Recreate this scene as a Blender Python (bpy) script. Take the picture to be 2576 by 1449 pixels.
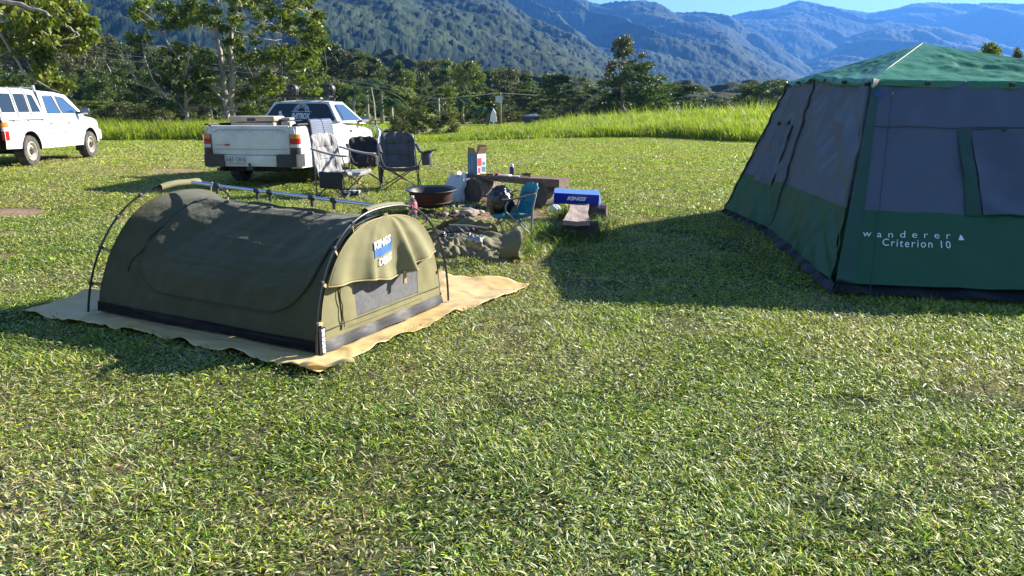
import bpy, bmesh, math, random
import numpy as np
from mathutils import Vector, Matrix, noise as mnoise
R = math.radians
for o in list(bpy.data.objects): bpy.data.objects.remove(o)
SC = bpy.context.scene
COL = SC.collection
# ------------------------------------------------------------------ camera
CAMH = 1.55; PITCH = R(13.87); FPX = 1860.0; CX = 1288.0; CY = 724.5
cam_d = bpy.data.cameras.new('camera'); cam = bpy.data.objects.new('camera', cam_d); COL.objects.link(cam)
cam.location = (0, 0, CAMH); cam.rotation_euler = (R(90) - PITCH, 0, 0)
cam_d.sensor_width = 36; cam_d.lens = 26.0; cam_d.clip_start = .05; cam_d.clip_end = 20000
SC.camera = cam
# ------------------------------------------------------------------ sky, sun, exposure
SUN_EL = R(27.5); SUN_AZ = math.atan2(.447, .894)      # direction TOWARDS the sun, from +x
w = bpy.data.worlds.new('World'); SC.world = w; w.use_nodes = True
nt = w.node_tree; bg = nt.nodes['Background']
sky = nt.nodes.new('ShaderNodeTexSky'); sky.sky_type = 'NISHITA'; sky.sun_disc = False
sky.sun_elevation = SUN_EL; sky.sun_rotation = R(90) - SUN_AZ
sky.air_density = 1.0; sky.dust_density = .1; sky.ozone_density = 2.6; sky.altitude = 50
nt.links.new(sky.outputs[0], bg.inputs[0]); bg.inputs[1].default_value = .05
sl = bpy.data.lights.new('sun', 'SUN'); sun = bpy.data.objects.new('sun', sl); COL.objects.link(sun)
sl.energy = 5.0; sl.angle = R(.55); sl.color = (1, .94, .84)
sd = Vector((math.cos(SUN_AZ) * math.cos(SUN_EL), math.sin(SUN_AZ) * math.cos(SUN_EL), math.sin(SUN_EL)))
sun.rotation_euler = sd.to_track_quat('Z', 'Y').to_euler(); sun.location = sd * 50
SC.view_settings.view_transform = 'Standard'; SC.view_settings.look = 'None'
SC.view_settings.exposure = 1.75; SC.view_settings.gamma = 1
SC.cycles.volume_bounces = 1
SC.cycles.max_bounces = 8

# ------------------------------------------------------------------ picture -> world helpers (pixels of a 2576 x 1449 picture)
cp, sp_ = math.cos(PITCH), math.sin(PITCH)
def ray(px, py):
    a = (px - CX) / FPX; b = (CY - py) / FPX
    return Vector((a, cp + b * sp_, -sp_ + b * cp))
def at(px, py, z=0.0):
    d = ray(px, py); t = (z - CAMH) / d.z
    return Vector((d.x * t, d.y * t, z))
def atY(px, py, Y):
    d = ray(px, py); t = Y / d.y
    return Vector((d.x * t, Y, CAMH + d.z * t))
def proj(P):
    x, y, z = P[0], P[1], P[2] - CAMH
    f = y * cp - z * sp_; u = y * sp_ + z * cp
    return CX + FPX * x / f, CY - FPX * u / f

def ss(a, b, x):
    t = np.clip((np.asarray(x, float) - a) / (b - a), 0, 1); return t * t * (3 - 2 * t)
def hash2(ix, iy, s=0):
    n = (ix.astype(np.int64) * 374761393 + iy.astype(np.int64) * 668265263 + s * 1442695041) & 0x7fffffff
    n = ((n ^ (n >> 13)) * 1274126177) & 0x7fffffff
    n = ((n ^ (n >> 16)) * 2246822519) & 0x7fffffff
    return ((n ^ (n >> 15)) & 0xffffff) / float(0xffffff)
def vnoise(x, y, s=0):
    x = np.asarray(x, float); y = np.asarray(y, float)
    ix = np.floor(x); iy = np.floor(y); fx = x - ix; fy = y - iy
    fx = fx * fx * (3 - 2 * fx); fy = fy * fy * (3 - 2 * fy)
    a = hash2(ix, iy, s); b = hash2(ix + 1, iy, s); c = hash2(ix, iy + 1, s); d = hash2(ix + 1, iy + 1, s)
    return (a * (1 - fx) + b * fx) * (1 - fy) + (c * (1 - fx) + d * fx) * fy
def fbm(x, y, o=4, s=0, g=.5):
    r = 0; a = 1; t = 0
    for i in range(o):
        r = r + a * vnoise(x * 2 ** i, y * 2 ** i, s + i * 17); t += a; a *= g
    return r / t
def worley(x, y, s=0):
    ix = np.floor(x); iy = np.floor(y); best = np.full(np.shape(x), 9.0); idv = np.zeros(np.shape(x))
    for i in (-1, 0, 1):
        for j in (-1, 0, 1):
            cx_ = ix + i; cy_ = iy + j
            px = cx_ + hash2(cx_, cy_, s); py = cy_ + hash2(cx_, cy_, s + 5)
            d = (px - x) ** 2 + (py - y) ** 2
            m = d < best; best = np.where(m, d, best); idv = np.where(m, hash2(cx_, cy_, s + 9), idv)
    return np.sqrt(best), idv
EDX = np.array([-40, -6, -3.7, 0.2, 3.9, 7.5, 9.8, 14, 30, 60.]); EDY = np.array([70, 38, 30.0, 33.2, 34.2, 33.2, 30.4, 28, 27, 27.])
def bank_edge(x): return np.interp(x, EDX, EDY)
def H(x, y):
    x = np.asarray(x, float); y = np.asarray(y, float)
    h = .08 * ss(7, 13, y) + .12 * ss(-6, -11, x) * ss(9, 15, y)
    h = h + .052 * np.clip(x - 0.5, 0, 22) * ss(30.5, 42, y) * (1 - .9 * ss(52, 75, y))
    h = h + .025 * (fbm(x * .5, y * .5, 3, 3) - .5) * ss(0, 2, y)
    return h
def Hf(x, y): return float(H(x, y))

# ------------------------------------------------------------------ object helpers
def tag(o, label=None, cat=None, group=None, kind=None):
    if label: o['label'] = label
    if cat: o['category'] = cat
    if group: o['group'] = group
    if kind: o['kind'] = kind
    return o
def thing(name, label, cat, loc=(0, 0, 0), rz=0, group=None):
    o = bpy.data.objects.new(name, None); COL.objects.link(o); o.empty_display_size = .2
    o.location = loc; o.rotation_euler = (0, 0, rz)
    return tag(o, label, cat, group)
def link(name, me, parent=None, mats=()):
    o = bpy.data.objects.new(name, me); COL.objects.link(o)
    for m in mats: me.materials.append(m)
    if parent is not None: o.parent = parent
    return o
def copy_tree(o, parent=None):
    c = o.copy(); COL.objects.link(c); c.parent = parent
    for ch in list(o.children): copy_tree(ch, c)
    return c

class MB:
    def __init__(s): s.v = []; s.f = []; s.mi = []
    def add(s, vs, fs, mi=0):
        b = len(s.v); s.v += [tuple(v) for v in vs]; s.f += [tuple(b + i for i in f) for f in fs]; s.mi += [mi] * len(fs); return s
    def box(s, c, d, M=None, mi=0, bev=0):
        x, y, z = d[0] / 2, d[1] / 2, d[2] / 2
        if bev:
            bm = bmesh.new(); bmesh.ops.create_cube(bm, size=1, matrix=Matrix.Diagonal((d[0], d[1], d[2], 1)))
            bmesh.ops.bevel(bm, geom=list(bm.edges), offset=bev, segments=2, affect='EDGES', profile=.5)
            vs = [v.co.copy() for v in bm.verts]; fs = [[v.index for v in f.verts] for f in bm.faces]; bm.free()
        else:
            vs = [Vector((a * x, b * y, e * z)) for e in (-1, 1) for b in (-1, 1) for a in (-1, 1)]
            fs = [(0, 2, 3, 1), (4, 5, 7, 6), (0, 1, 5, 4), (2, 6, 7, 3), (0, 4, 6, 2), (1, 3, 7, 5)]
        if M is not None: vs = [M @ v for v in vs]
        return s.add([v + Vector(c) for v in vs], fs, mi)
    def tube(s, pts, r, n=8, mi=0, cap=True):
        pts = [Vector(p) for p in pts]; k = len(pts); rr = r if hasattr(r, '__len__') else [r] * k
        vs = []; up = Vector((0, 0, 1)); prev = None
        for i, p in enumerate(pts):
            t = (pts[min(i + 1, k - 1)] - pts[max(i - 1, 0)])
            t = t.normalized() if t.length > 1e-9 else Vector((0, 0, 1))
            if prev is None: a = t.cross(up); a = a if a.length > .05 else t.cross(Vector((1, 0, 0)))
            else: a = prev - t * prev.dot(t); a = a if a.length > 1e-4 else t.cross(Vector((.3, 1, .2)))
            a.normalize(); prev = a; b = t.cross(a)
            for j in range(n):
                th = 2 * math.pi * j / n; vs.append(p + (a * math.cos(th) + b * math.sin(th)) * rr[i])
        fs = [(i * n + j, i * n + (j + 1) % n, (i + 1) * n + (j + 1) % n, (i + 1) * n + j) for i in range(k - 1) for j in range(n)]
        if cap: fs += [tuple(range(n))[::-1], tuple((k - 1) * n + j for j in range(n))]
        return s.add(vs, fs, mi)
    def lathe(s, prof, n=24, M=None, mi=0, close=False):
        vs = []
        for r_, z_ in prof:
            for j in range(n):
                th = 2 * math.pi * j / n; v = Vector((r_ * math.cos(th), r_ * math.sin(th), z_)); vs.append(M @ v if M is not None else v)
        k = len(prof)
        fs = [(i * n + j, i * n + (j + 1) % n, (i + 1) * n + (j + 1) % n, (i + 1) * n + j) for i in range(k - 1) for j in range(n)]
        if close: fs += [tuple(range(n))[::-1], tuple((k - 1) * n + j for j in range(n))]
        return s.add(vs, fs, mi)
    def grid(s, fn, nu, nv, mi=0, u0=0, u1=1, v0=0, v1=1):
        vs = [fn(u0 + (u1 - u0) * i / nu, v0 + (v1 - v0) * j / nv) for j in range(nv + 1) for i in range(nu + 1)]
        fs = [(j * (nu + 1) + i, j * (nu + 1) + i + 1, (j + 1) * (nu + 1) + i + 1, (j + 1) * (nu + 1) + i) for j in range(nv) for i in range(nu)]
        return s.add(vs, fs, mi)
    def poly(s, pts, off=None, mi=0):          # flat polygon, extruded along off if given
        pts = [Vector(p) for p in pts]; n = len(pts)
        if off is None: return s.add(pts, [tuple(range(n))], mi)
        off = Vector(off)
        fs = [tuple(range(n))[::-1], tuple(range(n, 2 * n))] + [(i, (i + 1) % n, n + (i + 1) % n, n + i) for i in range(n)]
        return s.add(pts + [p + off for p in pts], fs, mi)
    def build(s, name, mats, parent=None, smooth=False, solid=0, subd=0, flip=False):
        me = bpy.data.meshes.new(name); me.from_pydata(s.v, [], s.f); me.validate()
        if not isinstance(mats, (list, tuple)): mats = [mats]
        o = link(name, me, parent, mats)
        for p, m in zip(me.polygons, s.mi): p.material_index = m
        bm = bmesh.new(); bm.from_mesh(me); bmesh.ops.recalc_face_normals(bm, faces=bm.faces); bm.to_mesh(me); bm.free()
        if smooth:
            me.shade_smooth() if hasattr(me, 'shade_smooth') else None
            if smooth != 2: me.set_sharp_from_angle(angle=R(38))
        if solid: md = o.modifiers.new('solid', 'SOLIDIFY'); md.thickness = solid; md.offset = 0
        if subd: md = o.modifiers.new('sub', 'SUBSURF'); md.levels = subd; md.render_levels = subd
        return o

def np_mesh(name, V, F, mats, parent=None, fcol=None, smooth=False):
    """V (n,3) F (m,k) numpy"""
    me = bpy.data.meshes.new(name); n = len(V); m, k = F.shape
    me.vertices.add(n); me.vertices.foreach_set('co', np.ascontiguousarray(V, dtype=np.float32).ravel())
    me.loops.add(m * k); me.loops.foreach_set('vertex_index', np.ascontiguousarray(F, dtype=np.int32).ravel())
    me.polygons.add(m); me.polygons.foreach_set('loop_start', np.arange(0, m * k, k, dtype=np.int32))
    if smooth: me.polygons.foreach_set('use_smooth', np.ones(m, dtype=bool))
    if fcol is not None:
        dom = 'FACE' if len(fcol) == m else 'POINT'
        a = me.attributes.new('tint', 'FLOAT_COLOR', dom)
        c = np.ones((len(fcol), 4), dtype=np.float32); c[:, :3] = fcol; a.data.foreach_set('color', c.ravel())
    me.update(calc_edges=True)
    return link(name, me, parent, mats)

# ------------------------------------------------------------------ materials
MATS = {}
def mat(name, col, rough=.6, metal=0, col2=None, nscale=8, bump=0, bscale=40, bdist=.01, spec=.5, trans=0, coat=0, sheen=0, stretch=None, alpha=1, detail=4, ramp=(.35, .65)):
    if name in MATS: return MATS[name]
    m = bpy.data.materials.new(name); m.use_nodes = True; t = m.node_tree; N = t.nodes; L = t.links
    b = N['Principled BSDF']; b.inputs['Base Color'].default_value = (*col, 1); b.inputs['Roughness'].default_value = rough
    b.inputs['Metallic'].default_value = metal; b.inputs['Specular IOR Level'].default_value = spec
    if coat: b.inputs['Coat Weight'].default_value = coat; b.inputs['Coat Roughness'].default_value = .08
    if sheen: b.inputs['Sheen Weight'].default_value = sheen
    if alpha < 1: b.inputs['Alpha'].default_value = alpha
    tc = N.new('ShaderNodeTexCoord'); src = tc.outputs['Object']
    if stretch:
        mp = N.new('ShaderNodeMapping'); mp.inputs['Scale'].default_value = stretch; L.new(src, mp.inputs[0]); src = mp.outputs[0]
    if col2:
        n = N.new('ShaderNodeTexNoise'); n.inputs['Scale'].default_value = nscale; n.inputs['Detail'].default_value = detail; L.new(src, n.inputs[0])
        r = N.new('ShaderNodeValToRGB'); r.color_ramp.elements[0].position = ramp[0]; r.color_ramp.elements[1].position = ramp[1]
        r.color_ramp.elements[0].color = (*col, 1); r.color_ramp.elements[1].color = (*col2, 1)
        L.new(n.outputs[0], r.inputs[0]); L.new(r.outputs[0], b.inputs['Base Color'])
    if bump:
        n2 = N.new('ShaderNodeTexNoise'); n2.inputs['Scale'].default_value = bscale; n2.inputs['Detail'].default_value = 5; L.new(src, n2.inputs[0])
        bp = N.new('ShaderNodeBump'); bp.inputs['Strength'].default_value = bump; bp.inputs['Distance'].default_value = bdist
        L.new(n2.outputs[0], bp.inputs['Height']); L.new(bp.outputs[0], b.inputs['Normal'])
    if trans:
        tr = N.new('ShaderNodeBsdfTranslucent'); mx = N.new('ShaderNodeMixShader'); mx.inputs[0].default_value = trans
        if col2: L.new(r.outputs[0], tr.inputs[0])
        else: tr.inputs[0].default_value = (*col, 1)
        L.new(b.outputs[0], mx.inputs[1]); L.new(tr.outputs[0], mx.inputs[2]); L.new(mx.outputs[0], N['Material Output'].inputs[0])
    MATS[name] = m; return m
def leafmat(name, rough=.5, trans=.35, spec=.5, tmul=(1.3, 1.5, .5)):
    if name in MATS: return MATS[name]
    m = bpy.data.materials.new(name); m.use_nodes = True; t = m.node_tree; N = t.nodes; L = t.links
    b = N['Principled BSDF']; a = N.new('ShaderNodeAttribute'); a.attribute_name = 'tint'
    b.inputs['Roughness'].default_value = rough; b.inputs['Specular IOR Level'].default_value = spec
    L.new(a.outputs['Color'], b.inputs['Base Color'])
    if trans:
        tr = N.new('ShaderNodeBsdfTranslucent'); mx = N.new('ShaderNodeMixShader'); mx.inputs[0].default_value = trans
        mu = N.new('ShaderNodeMix'); mu.data_type = 'RGBA'; mu.blend_type = 'MULTIPLY'; mu.inputs[0].default_value = 1
        L.new(a.outputs['Color'], mu.inputs[6]); mu.inputs[7].default_value = (*tmul, 1)
        L.new(mu.outputs[2], tr.inputs[0])
        L.new(b.outputs[0], mx.inputs[1]); L.new(tr.outputs[0], mx.inputs[2]); L.new(mx.outputs[0], N['Material Output'].inputs[0])
    MATS[name] = m; return m

def text_geo(body, size=1, shear=0, spacing=1, bold=0):
    c = bpy.data.curves.new('t', 'FONT'); c.body = body; c.size = size; c.shear = shear; c.space_character = spacing; c.offset = bold
    c.resolution_u = 3
    o = bpy.data.objects.new('t', c); COL.objects.link(o)
    dg = bpy.context.evaluated_depsgraph_get(); me = bpy.data.meshes.new_from_object(o.evaluated_get(dg))
    bm = bmesh.new(); bm.from_mesh(me); bmesh.ops.triangulate(bm, faces=bm.faces)
    v = [(q.co.x, q.co.y) for q in bm.verts]; bm.verts.index_update(); f = [tuple(x.index for x in p.verts) for p in bm.faces]
    bm.free(); bpy.data.objects.remove(o); bpy.data.curves.remove(c); bpy.data.meshes.remove(me)
    xs = [a[0] for a in v]; ys = [a[1] for a in v]
    return v, f, (min(xs), min(ys), max(xs), max(ys))
def put_text(body, name, m, parent, fn, w, h=None, **k):
    """text fitted to the box w x h, fn((0..w),(0..h)) -> point"""
    v, f, b = text_geo(body, **k)
    sx = w / (b[2] - b[0]); sy = (h / (b[3] - b[1])) if h else sx
    mb = MB(); mb.add([fn((a[0] - b[0]) * sx, (a[1] - b[1]) * sy) for a in v], f)
    return mb.build(name, m, parent)

# ================================================================== SETTING: ground
DIRT = []   # x, y, rx, ry, strength
for px, py, rx, ry, s in [(45, 533, .62, .45, .95), (14, 588, .25, .22, .9), (6, 645, .16, .2, .8), (445, 428, 1.0, .75, .9), (150, 410, 1.6, 1.0, .45), (330, 430, 1.8, 1.2, .45), (190, 395, 2.2, 1.4, .5),
                       (205, 942, .07, .055, .9), (1010, 1062, .09, .07, .8), (300, 1182, .05, .045, .8), (640, 950, .05, .03, .6), (1500, 820, .06, .05, .6), (2420, 1170, .3, .25, .35), (430, 1300, .05, .04, .7),
                       (1265, 540, .75, .65, 1.25), (1130, 545, .55, .42, 1.2), (1280, 520, .5, .9, .95), (1370, 535, .45, .4, .7), (2540, 960, .5, .4, .3), (1790, 730, .12, .1, .5)]:
    p = at(px, py, Hf(*at(px, py)[:2])); DIRT.append((p.x, p.y, rx, ry, s))
def dirt(x, y):
    m = np.zeros(np.shape(x)); wob = (fbm(x * 5, y * 5, 3, 44) - .5) * .9
    for (a, b, rx, ry, s) in DIRT:
        q = np.sqrt(((x - a) / rx) ** 2 + ((y - b) / ry) ** 2) + wob
        m = np.maximum(m, s * (1 - ss(.55, 1.15, q)))
    return m
def lawn_patch(x, y):      # 0 dry straw .. 1 lush
    return np.clip((fbm(x * .8 + 3, y * .6, 5, 61, .6) - .5) * 3.6 + .45 + .15 * ss(-4, 5, x) - .45 * ss(-2, -7, x) * ss(9, 12, y) * (1 - ss(19, 26, y)), 0, 1)
xs = np.concatenate([-np.geomspace(11, 5000, 46)[::-1], np.arange(-10.5, 10.6, .125), np.geomspace(11, 5000, 46)])
ys = np.concatenate([-np.geomspace(3, 400, 10)[::-1], np.arange(-2, 16, .125), np.arange(16, 60, .4), np.geomspace(61, 6000, 50)])
X, Y = np.meshgrid(xs, ys); Z = H(X, Y)
d = dirt(X, Y)[..., None]; lp = lawn_patch(X, Y)[..., None]; far = ss(9, 26, Y)[..., None]
soil = np.array([.26, .185, .12]); dry = np.array([.15, .12, .065]); lush = np.array([.04, .055, .018])
fardry = np.array([.25, .235, .085]); farl = np.array([.23, .30, .04])
g = (dry * (1 - lp) + lush * lp) * (1 - far) + (fardry * (1 - lp) + farl * lp) * far
ash = ((1 - ss(.25, .75, np.sqrt((X + 1.15) ** 2 + (Y - 10.3) ** 2) + (fbm(X * 6, Y * 6, 2, 9) - .5) * .5)))[..., None]
dc = soil * (.8 + .4 * fbm(X * 9, Y * 9, 3, 5)[..., None]); dc = dc * (1 - .8 * ash)
tint = g * (1 - np.clip(d, 0, 1)) + dc * np.clip(d, 0, 1)
V = np.stack([X, Y, Z], -1).reshape(-1, 3); nx = len(xs)
ii = (np.arange(len(ys) - 1)[:, None] * nx + np.arange(nx - 1)[None]).ravel()
F = np.stack([ii, ii + 1, ii + nx + 1, ii + nx], 1)
gm = leafmat('ground_soil', rough=.95, trans=0, spec=.1)
t = gm.node_tree; N = t.nodes; L = t.links; b = N['Principled BSDF']
a = [n for n in N if n.type == 'ATTRIBUTE'][0]; tc = N.new('ShaderNodeTexCoord')
n1 = N.new('ShaderNodeTexNoise'); n1.inputs['Scale'].default_value = 14; n1.inputs['Detail'].default_value = 8; n1.inputs['Roughness'].default_value = .75; L.new(tc.outputs['Object'], n1.inputs[0])
mr = N.new('ShaderNodeMapRange'); mr.inputs[1].default_value = .3; mr.inputs[2].default_value = .7; mr.inputs[3].default_value = .45; mr.inputs[4].default_value = 1.5; L.new(n1.outputs[0], mr.inputs[0])
mu = N.new('ShaderNodeMix'); mu.data_type = 'RGBA'; mu.blend_type = 'MULTIPLY'; mu.inputs[0].default_value = 1; L.new(a.outputs['Color'], mu.inputs[6]); L.new(mr.outputs[0], mu.inputs[7]); L.new(mu.outputs[2], b.inputs['Base Color'])
bp = N.new('ShaderNodeBump'); bp.inputs['Strength'].default_value = .8; bp.inputs['Distance'].default_value = .03; L.new(n1.outputs[0], bp.inputs['Height']); L.new(bp.outputs[0], b.inputs['Normal'])
tag(np_mesh('ground', V, F, [gm], fcol=tint.reshape(-1, 3), smooth=True), kind='structure')

# road, with a painted edge line
def strip(name, xs, yf, wd, dz, m):
    mb = MB(); n = len(xs)
    mb.grid(lambda u, v: (xs[0] + (xs[-1] - xs[0]) * u, yf(xs[0] + (xs[-1] - xs[0]) * u) + wd * v, Hf(xs[0] + (xs[-1] - xs[0]) * u, yf(xs[0] + (xs[-1] - xs[0]) * u) + wd * v) + dz), 120, 4)
    return mb.build(name, m, smooth=True)
roady = lambda x: 42.6 + .0011 * (x + 12) ** 2
tag(strip('road', [-120, 16], roady, 4.6, .05, mat('asphalt', (.13, .13, .135), .9, col2=(.19, .185, .18), nscale=3, bump=.3, bscale=60)), kind='structure')

# ================================================================== mountains
def hill(name, sil, Yc, Yn, ncol, nrow, crown, amp, gully, seed, c1, c2, p0=-700, p1=3250, prof=.85):
    px = np.linspace(p0, p1, ncol); py = np.interp(px, [s[0] for s in sil], [s[1] for s in sil])
    py = py + (fbm(px * .012, px * 0 + seed, 4, seed) - .5) * 9
    a = (px - CX) / FPX; b = (CY - py) / FPX
    dy = cp + b * sp_; dz = -sp_ + b * cp; T = Yc / dy
    xc = a * T; zc = np.maximum(CAMH + dz * T, -3)
    t = np.linspace(0, 1.12, nrow)[:, None]
    Yy = Yn + (Yc - Yn) * t; k = Yy / Yc
    Xx = xc[None] * k; Yy = np.repeat(Yy, ncol, 1)
    tt = np.clip(t, 0, 1)
    base = np.where(t <= 1, tt ** prof, 1 - (t - 1) * 3)
    rid = 1 - np.abs(2 * fbm(Xx / gully + .35 * (Yy / gully), Yy / (gully * 2.6), 4, seed + 3) - 1) * 2
    fall = np.sin(np.pi * np.clip(t, 0, 1)) ** .8
    Zz = zc[None] * base + rid * fall * np.minimum(zc[None] * .22 + 4, gully * .28)
    w1, id1 = worley(Xx / crown, Yy / (crown * 1.9), seed); w2, id2 = worley(Xx / (crown * .5), Yy / (crown * .95), seed + 31)
    Zz = Zz + amp * np.sqrt(np.clip(1 - (w1 / .8) ** 2, 0, 1)) * (.2 + 1.3 * id1 ** 1.6) * (.5 + 1.1 * fbm(Xx / (crown * 5), Yy / (crown * 8), 3, seed + 70)) + amp * .45 * np.sqrt(np.clip(1 - (w2 / .8) ** 2, 0, 1)) + amp * .12 * hash2(np.floor(Xx * 3), np.floor(Yy * 3), 3)
    Zz = np.where(t < .02, -3, Zz)
    V = np.stack([Xx, Yy, Zz], -1).reshape(-1, 3)
    i0 = (np.arange(nrow - 1)[:, None] * ncol + np.arange(ncol - 1)[None]).ravel()
    F = np.stack([i0, i0 + 1, i0 + ncol + 1, i0 + ncol], 1)
    q = np.clip(id1 * .55 + id2 * .3 + (fbm(Xx / (crown * 9), Yy / (crown * 9), 3, seed) - .5) * 1.2, 0, 1)[..., None]
    col = np.array(c1) * (1 - q) + np.array(c2) * q
    o = np_mesh(name, V, F, [leafmat('forest_canopy', rough=.9, trans=0, spec=.1)], fcol=col.reshape(-1, 3))
    return tag(o, kind='structure')
DK = (.010, .020, .011); LT = (.044, .062, .026)
hill('mountain', [(-700, -330), (0, -260), (500, -200), (850, -110), (1000, -40), (1070, 0), (1248, 58), (1336, 102), (1470, 146), (1558, 190), (1668, 248), (1780, 290), (3300, 320)], 2000, 420, 1600, 520, 6.8, 2.3, 170, 11, DK, LT, p1=2000)
hill('mountain', [(300, -300), (1200, -80), (1400, -30), (1455, 5), (1482, 27), (1504, 33), (1566, 24), (1620, 22), (1646, 27), (1672, 36), (1717, 47), (1779, 50), (1832, 60), (1900, 115), (1990, 165), (2080, 225), (2180, 262), (3300, 300)], 2900, 1000, 1150, 380, 9, 2.6, 240, 22, DK, LT, p0=500, p1=2500, prof=1)
hill('mountain', [(1300, 300), (1600, 250), (1750, 150), (1830, 112), (1900, 108), (1960, 140), (2060, 195), (2180, 240), (2400, 270)], 3000, 1300, 560, 240, 10, 2.8, 260, 33, DK, LT, p0=1350, p1=2600)
hill('mountain', [(1700, 290), (1900, 230), (2010, 168), (2130, 112), (2200, 88), (2330, 75), (2480, 110), (2700, 150), (3300, 200)], 3500, 1700, 660, 240, 11, 3, 300, 44, DK, LT, p0=1650, p1=3250)
hill('mountain', [(1300, 200), (1500, 140), (1700, 95), (1832, 62), (1867, 53), (1912, 46), (2010, 27), (2080, 36), (2110, 40), (2180, 54), (2290, 30), (2400, 27), (2500, 31), (2576, 34), (3300, 0)], 4400, 2200, 1000, 280, 13, 3.4, 420, 55, DK, LT, p0=1200, p1=3250)
hill('hill', [(-700, 110), (0, 125), (200, 148), (340, 180), (500, 175), (850, 165), (1000, 200), (1200, 212), (1400, 235), (1700, 262), (2000, 270), (3300, 270)], 270, 120, 1400, 220, 5.5, 1.6, 60, 66, (.012, .022, .008), (.05, .058, .022))

# the air: one closed box round everything, sky outside
hz = MB(); hz.box((0, 2500, 345), (11000, 7200, 710))
hzm = bpy.data.materials.new('air'); hzm.use_nodes = True; N = hzm.node_tree.nodes; N.remove(N['Principled BSDF'])
pv = N.new('ShaderNodeVolumePrincipled'); pv.inputs['Color'].default_value = (.10, .34, .95, 1); pv.inputs['Density'].default_value = .00016; pv.inputs['Anisotropy'].default_value = .25
hzm.node_tree.links.new(pv.outputs[0], N['Material Output'].inputs['Volume'])
tag(hz.build('haze', hzm), kind='stuff')

# ================================================================== grass (nobody could count it)
rng = np.random.default_rng(7)
def in_poly(x, y, P):
    ins = np.zeros(len(x), bool); n = len(P)
    for i in range(n):
        x1, y1 = P[i][0], P[i][1]; x2, y2 = P[(i + 1) % n][0], P[(i + 1) % n][1]
        c = ((y1 > y) != (y2 > y)) & (x < (x2 - x1) * (y - y1) / ((y2 - y1) if y2 != y1 else 1e-9) + x1); ins ^= c
    return ins
NOGRASS = [[at(80, 782), at(790, 935), at(1325, 722), (-2.35, 7.55)],                        # tarp
           [(2.78, 6.2), (3.12, 8.9), (3.05, 10.5), (6, 12.5), (9, 9), (6, 5.5), (4.15, 5.85)]]  # tent
def visible(x, y, m=600):
    z = 0 - CAMH; f = y * cp - z * sp_; px = CX + FPX * x / f
    return (px > -m) & (px < 2576 + m)
def blades(x, y, z, ln, wd, el, az, kink=.3):
    """kite-shaped leaf lying at elevation el, heading az"""
    n = len(x); c = np.cos(el); dx = np.cos(az) * c; dy = np.sin(az) * c; dz = np.sin(el)
    px = -np.sin(az + rng.normal(0, .3, n)); py = np.cos(az); pz = rng.normal(0, .45, n)
    B = np.stack([x, y, z], 1); D = np.stack([dx, dy, dz], 1) * ln[:, None]; Pp = np.stack([px, py, pz], 1) * (wd / 2)[:, None]
    M_ = B + D * .45; M_[:, 2] += ln * .05
    T = B + D; T[:, 2] -= ln * kink * rng.random(n) * .4
    V = np.stack([B, M_ + Pp, T, M_ - Pp], 1).reshape(-1, 3); F = np.arange(4 * n).reshape(-1, 4)
    return V, F
STRAW = np.array([.52, .45, .24]); PALE = np.array([.38, .46, .24]); GRN = np.array([.19, .31, .035]); DRK = np.array([.06, .13, .025]); YEL = np.array([.44, .50, .045]); BRN = np.array([.16, .11, .06])
def lawn_cols(x, y, boost=1):
    n = len(x); lp = lawn_patch(x, y); r = rng.random(n); fl = ss(5, 20, y)
    blu = np.clip((fbm(x * 1.1 + 9, y * 1.1, 3, 70) - .42) * 4, 0, 1)
    ps = .38 - .26 * lp - .06 * fl; pp = .22 * blu + .10 - .12 * fl * .5; pd = .10; pb = .07
    py_ = .20 + .24 * fl + .16 * ss(-1.5, 3, x)
    c = np.empty((n, 3)); e1 = pb; e2 = e1 + ps; e3 = e2 + pp; e4 = e3 + pd; e5 = e4 + py_
    c[:] = GRN; c[r < e5] = YEL; c[r < e4] = DRK; c[r < e3] = PALE; c[r < e2] = STRAW; c[r < e1] = BRN
    c = c * (1 - .22 * (fbm(x * 3.1 + 5, y * 3.1, 3, 77)[:, None] - .3)); return c * (.55 + .80 * rng.random((n, 1))) * boost
def scatter_lawn(y0, y1, dens, ln0, ln1, w0, w1):
    xw = y1 * 1.02 + 1.6; n = int(dens * 2 * xw * (y1 - y0))
    x = rng.uniform(-xw, xw, n); y = rng.uniform(y0, y1, n)
    k = visible(x, y) & (y < bank_edge(x) + .6)
    for P in NOGRASS: k &= ~in_poly(x, y, P)
    dd = dirt(x, y); k &= rng.random(n) > dd * 1.05
    k &= rng.random(n) > .35 * (fbm(x * 8, y * 8, 2, 81) < .42)
    k &= rng.random(n) > .6 * ss(.38, .28, fbm(x * 1.6 + 7, y * 1.9, 4, 33)) * (1 - ss(12, 20, y))
    x, y = x[k], y[k]; n = len(x); z = H(x, y)
    tuft = np.clip(fbm(x * 2.3, y * 2.3, 3, 90) - .45, 0, 1) * 3
    ln = rng.uniform(ln0, ln1, n) * (1 + .5 * tuft) * rng.choice([.7, 1, 1, 1.35], n)
    wd = rng.uniform(w0, w1, n); el = np.clip(rng.normal(.27, .28, n) * (1 - .25 * ss(8, 20, y)) + tuft * .3, -.05, 1.4); az = rng.uniform(0, 2 * np.pi, n)
    V, F = blades(x, y, z + rng.uniform(0, .022, n), ln, wd, el, az)
    return V, F, lawn_cols(x, y)
parts = [scatter_lawn(1.9, 3.6, 18000, .017, .042, .0035, .007), scatter_lawn(3.6, 6.2, 11500, .019, .045, .004, .0072),
         scatter_lawn(6.2, 10, 5600, .024, .05, .0055, .009), scatter_lawn(10, 17, 2500, .03, .055, .008, .0135), scatter_lawn(17, 35, 850, .035, .065, .014, .025)]
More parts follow.
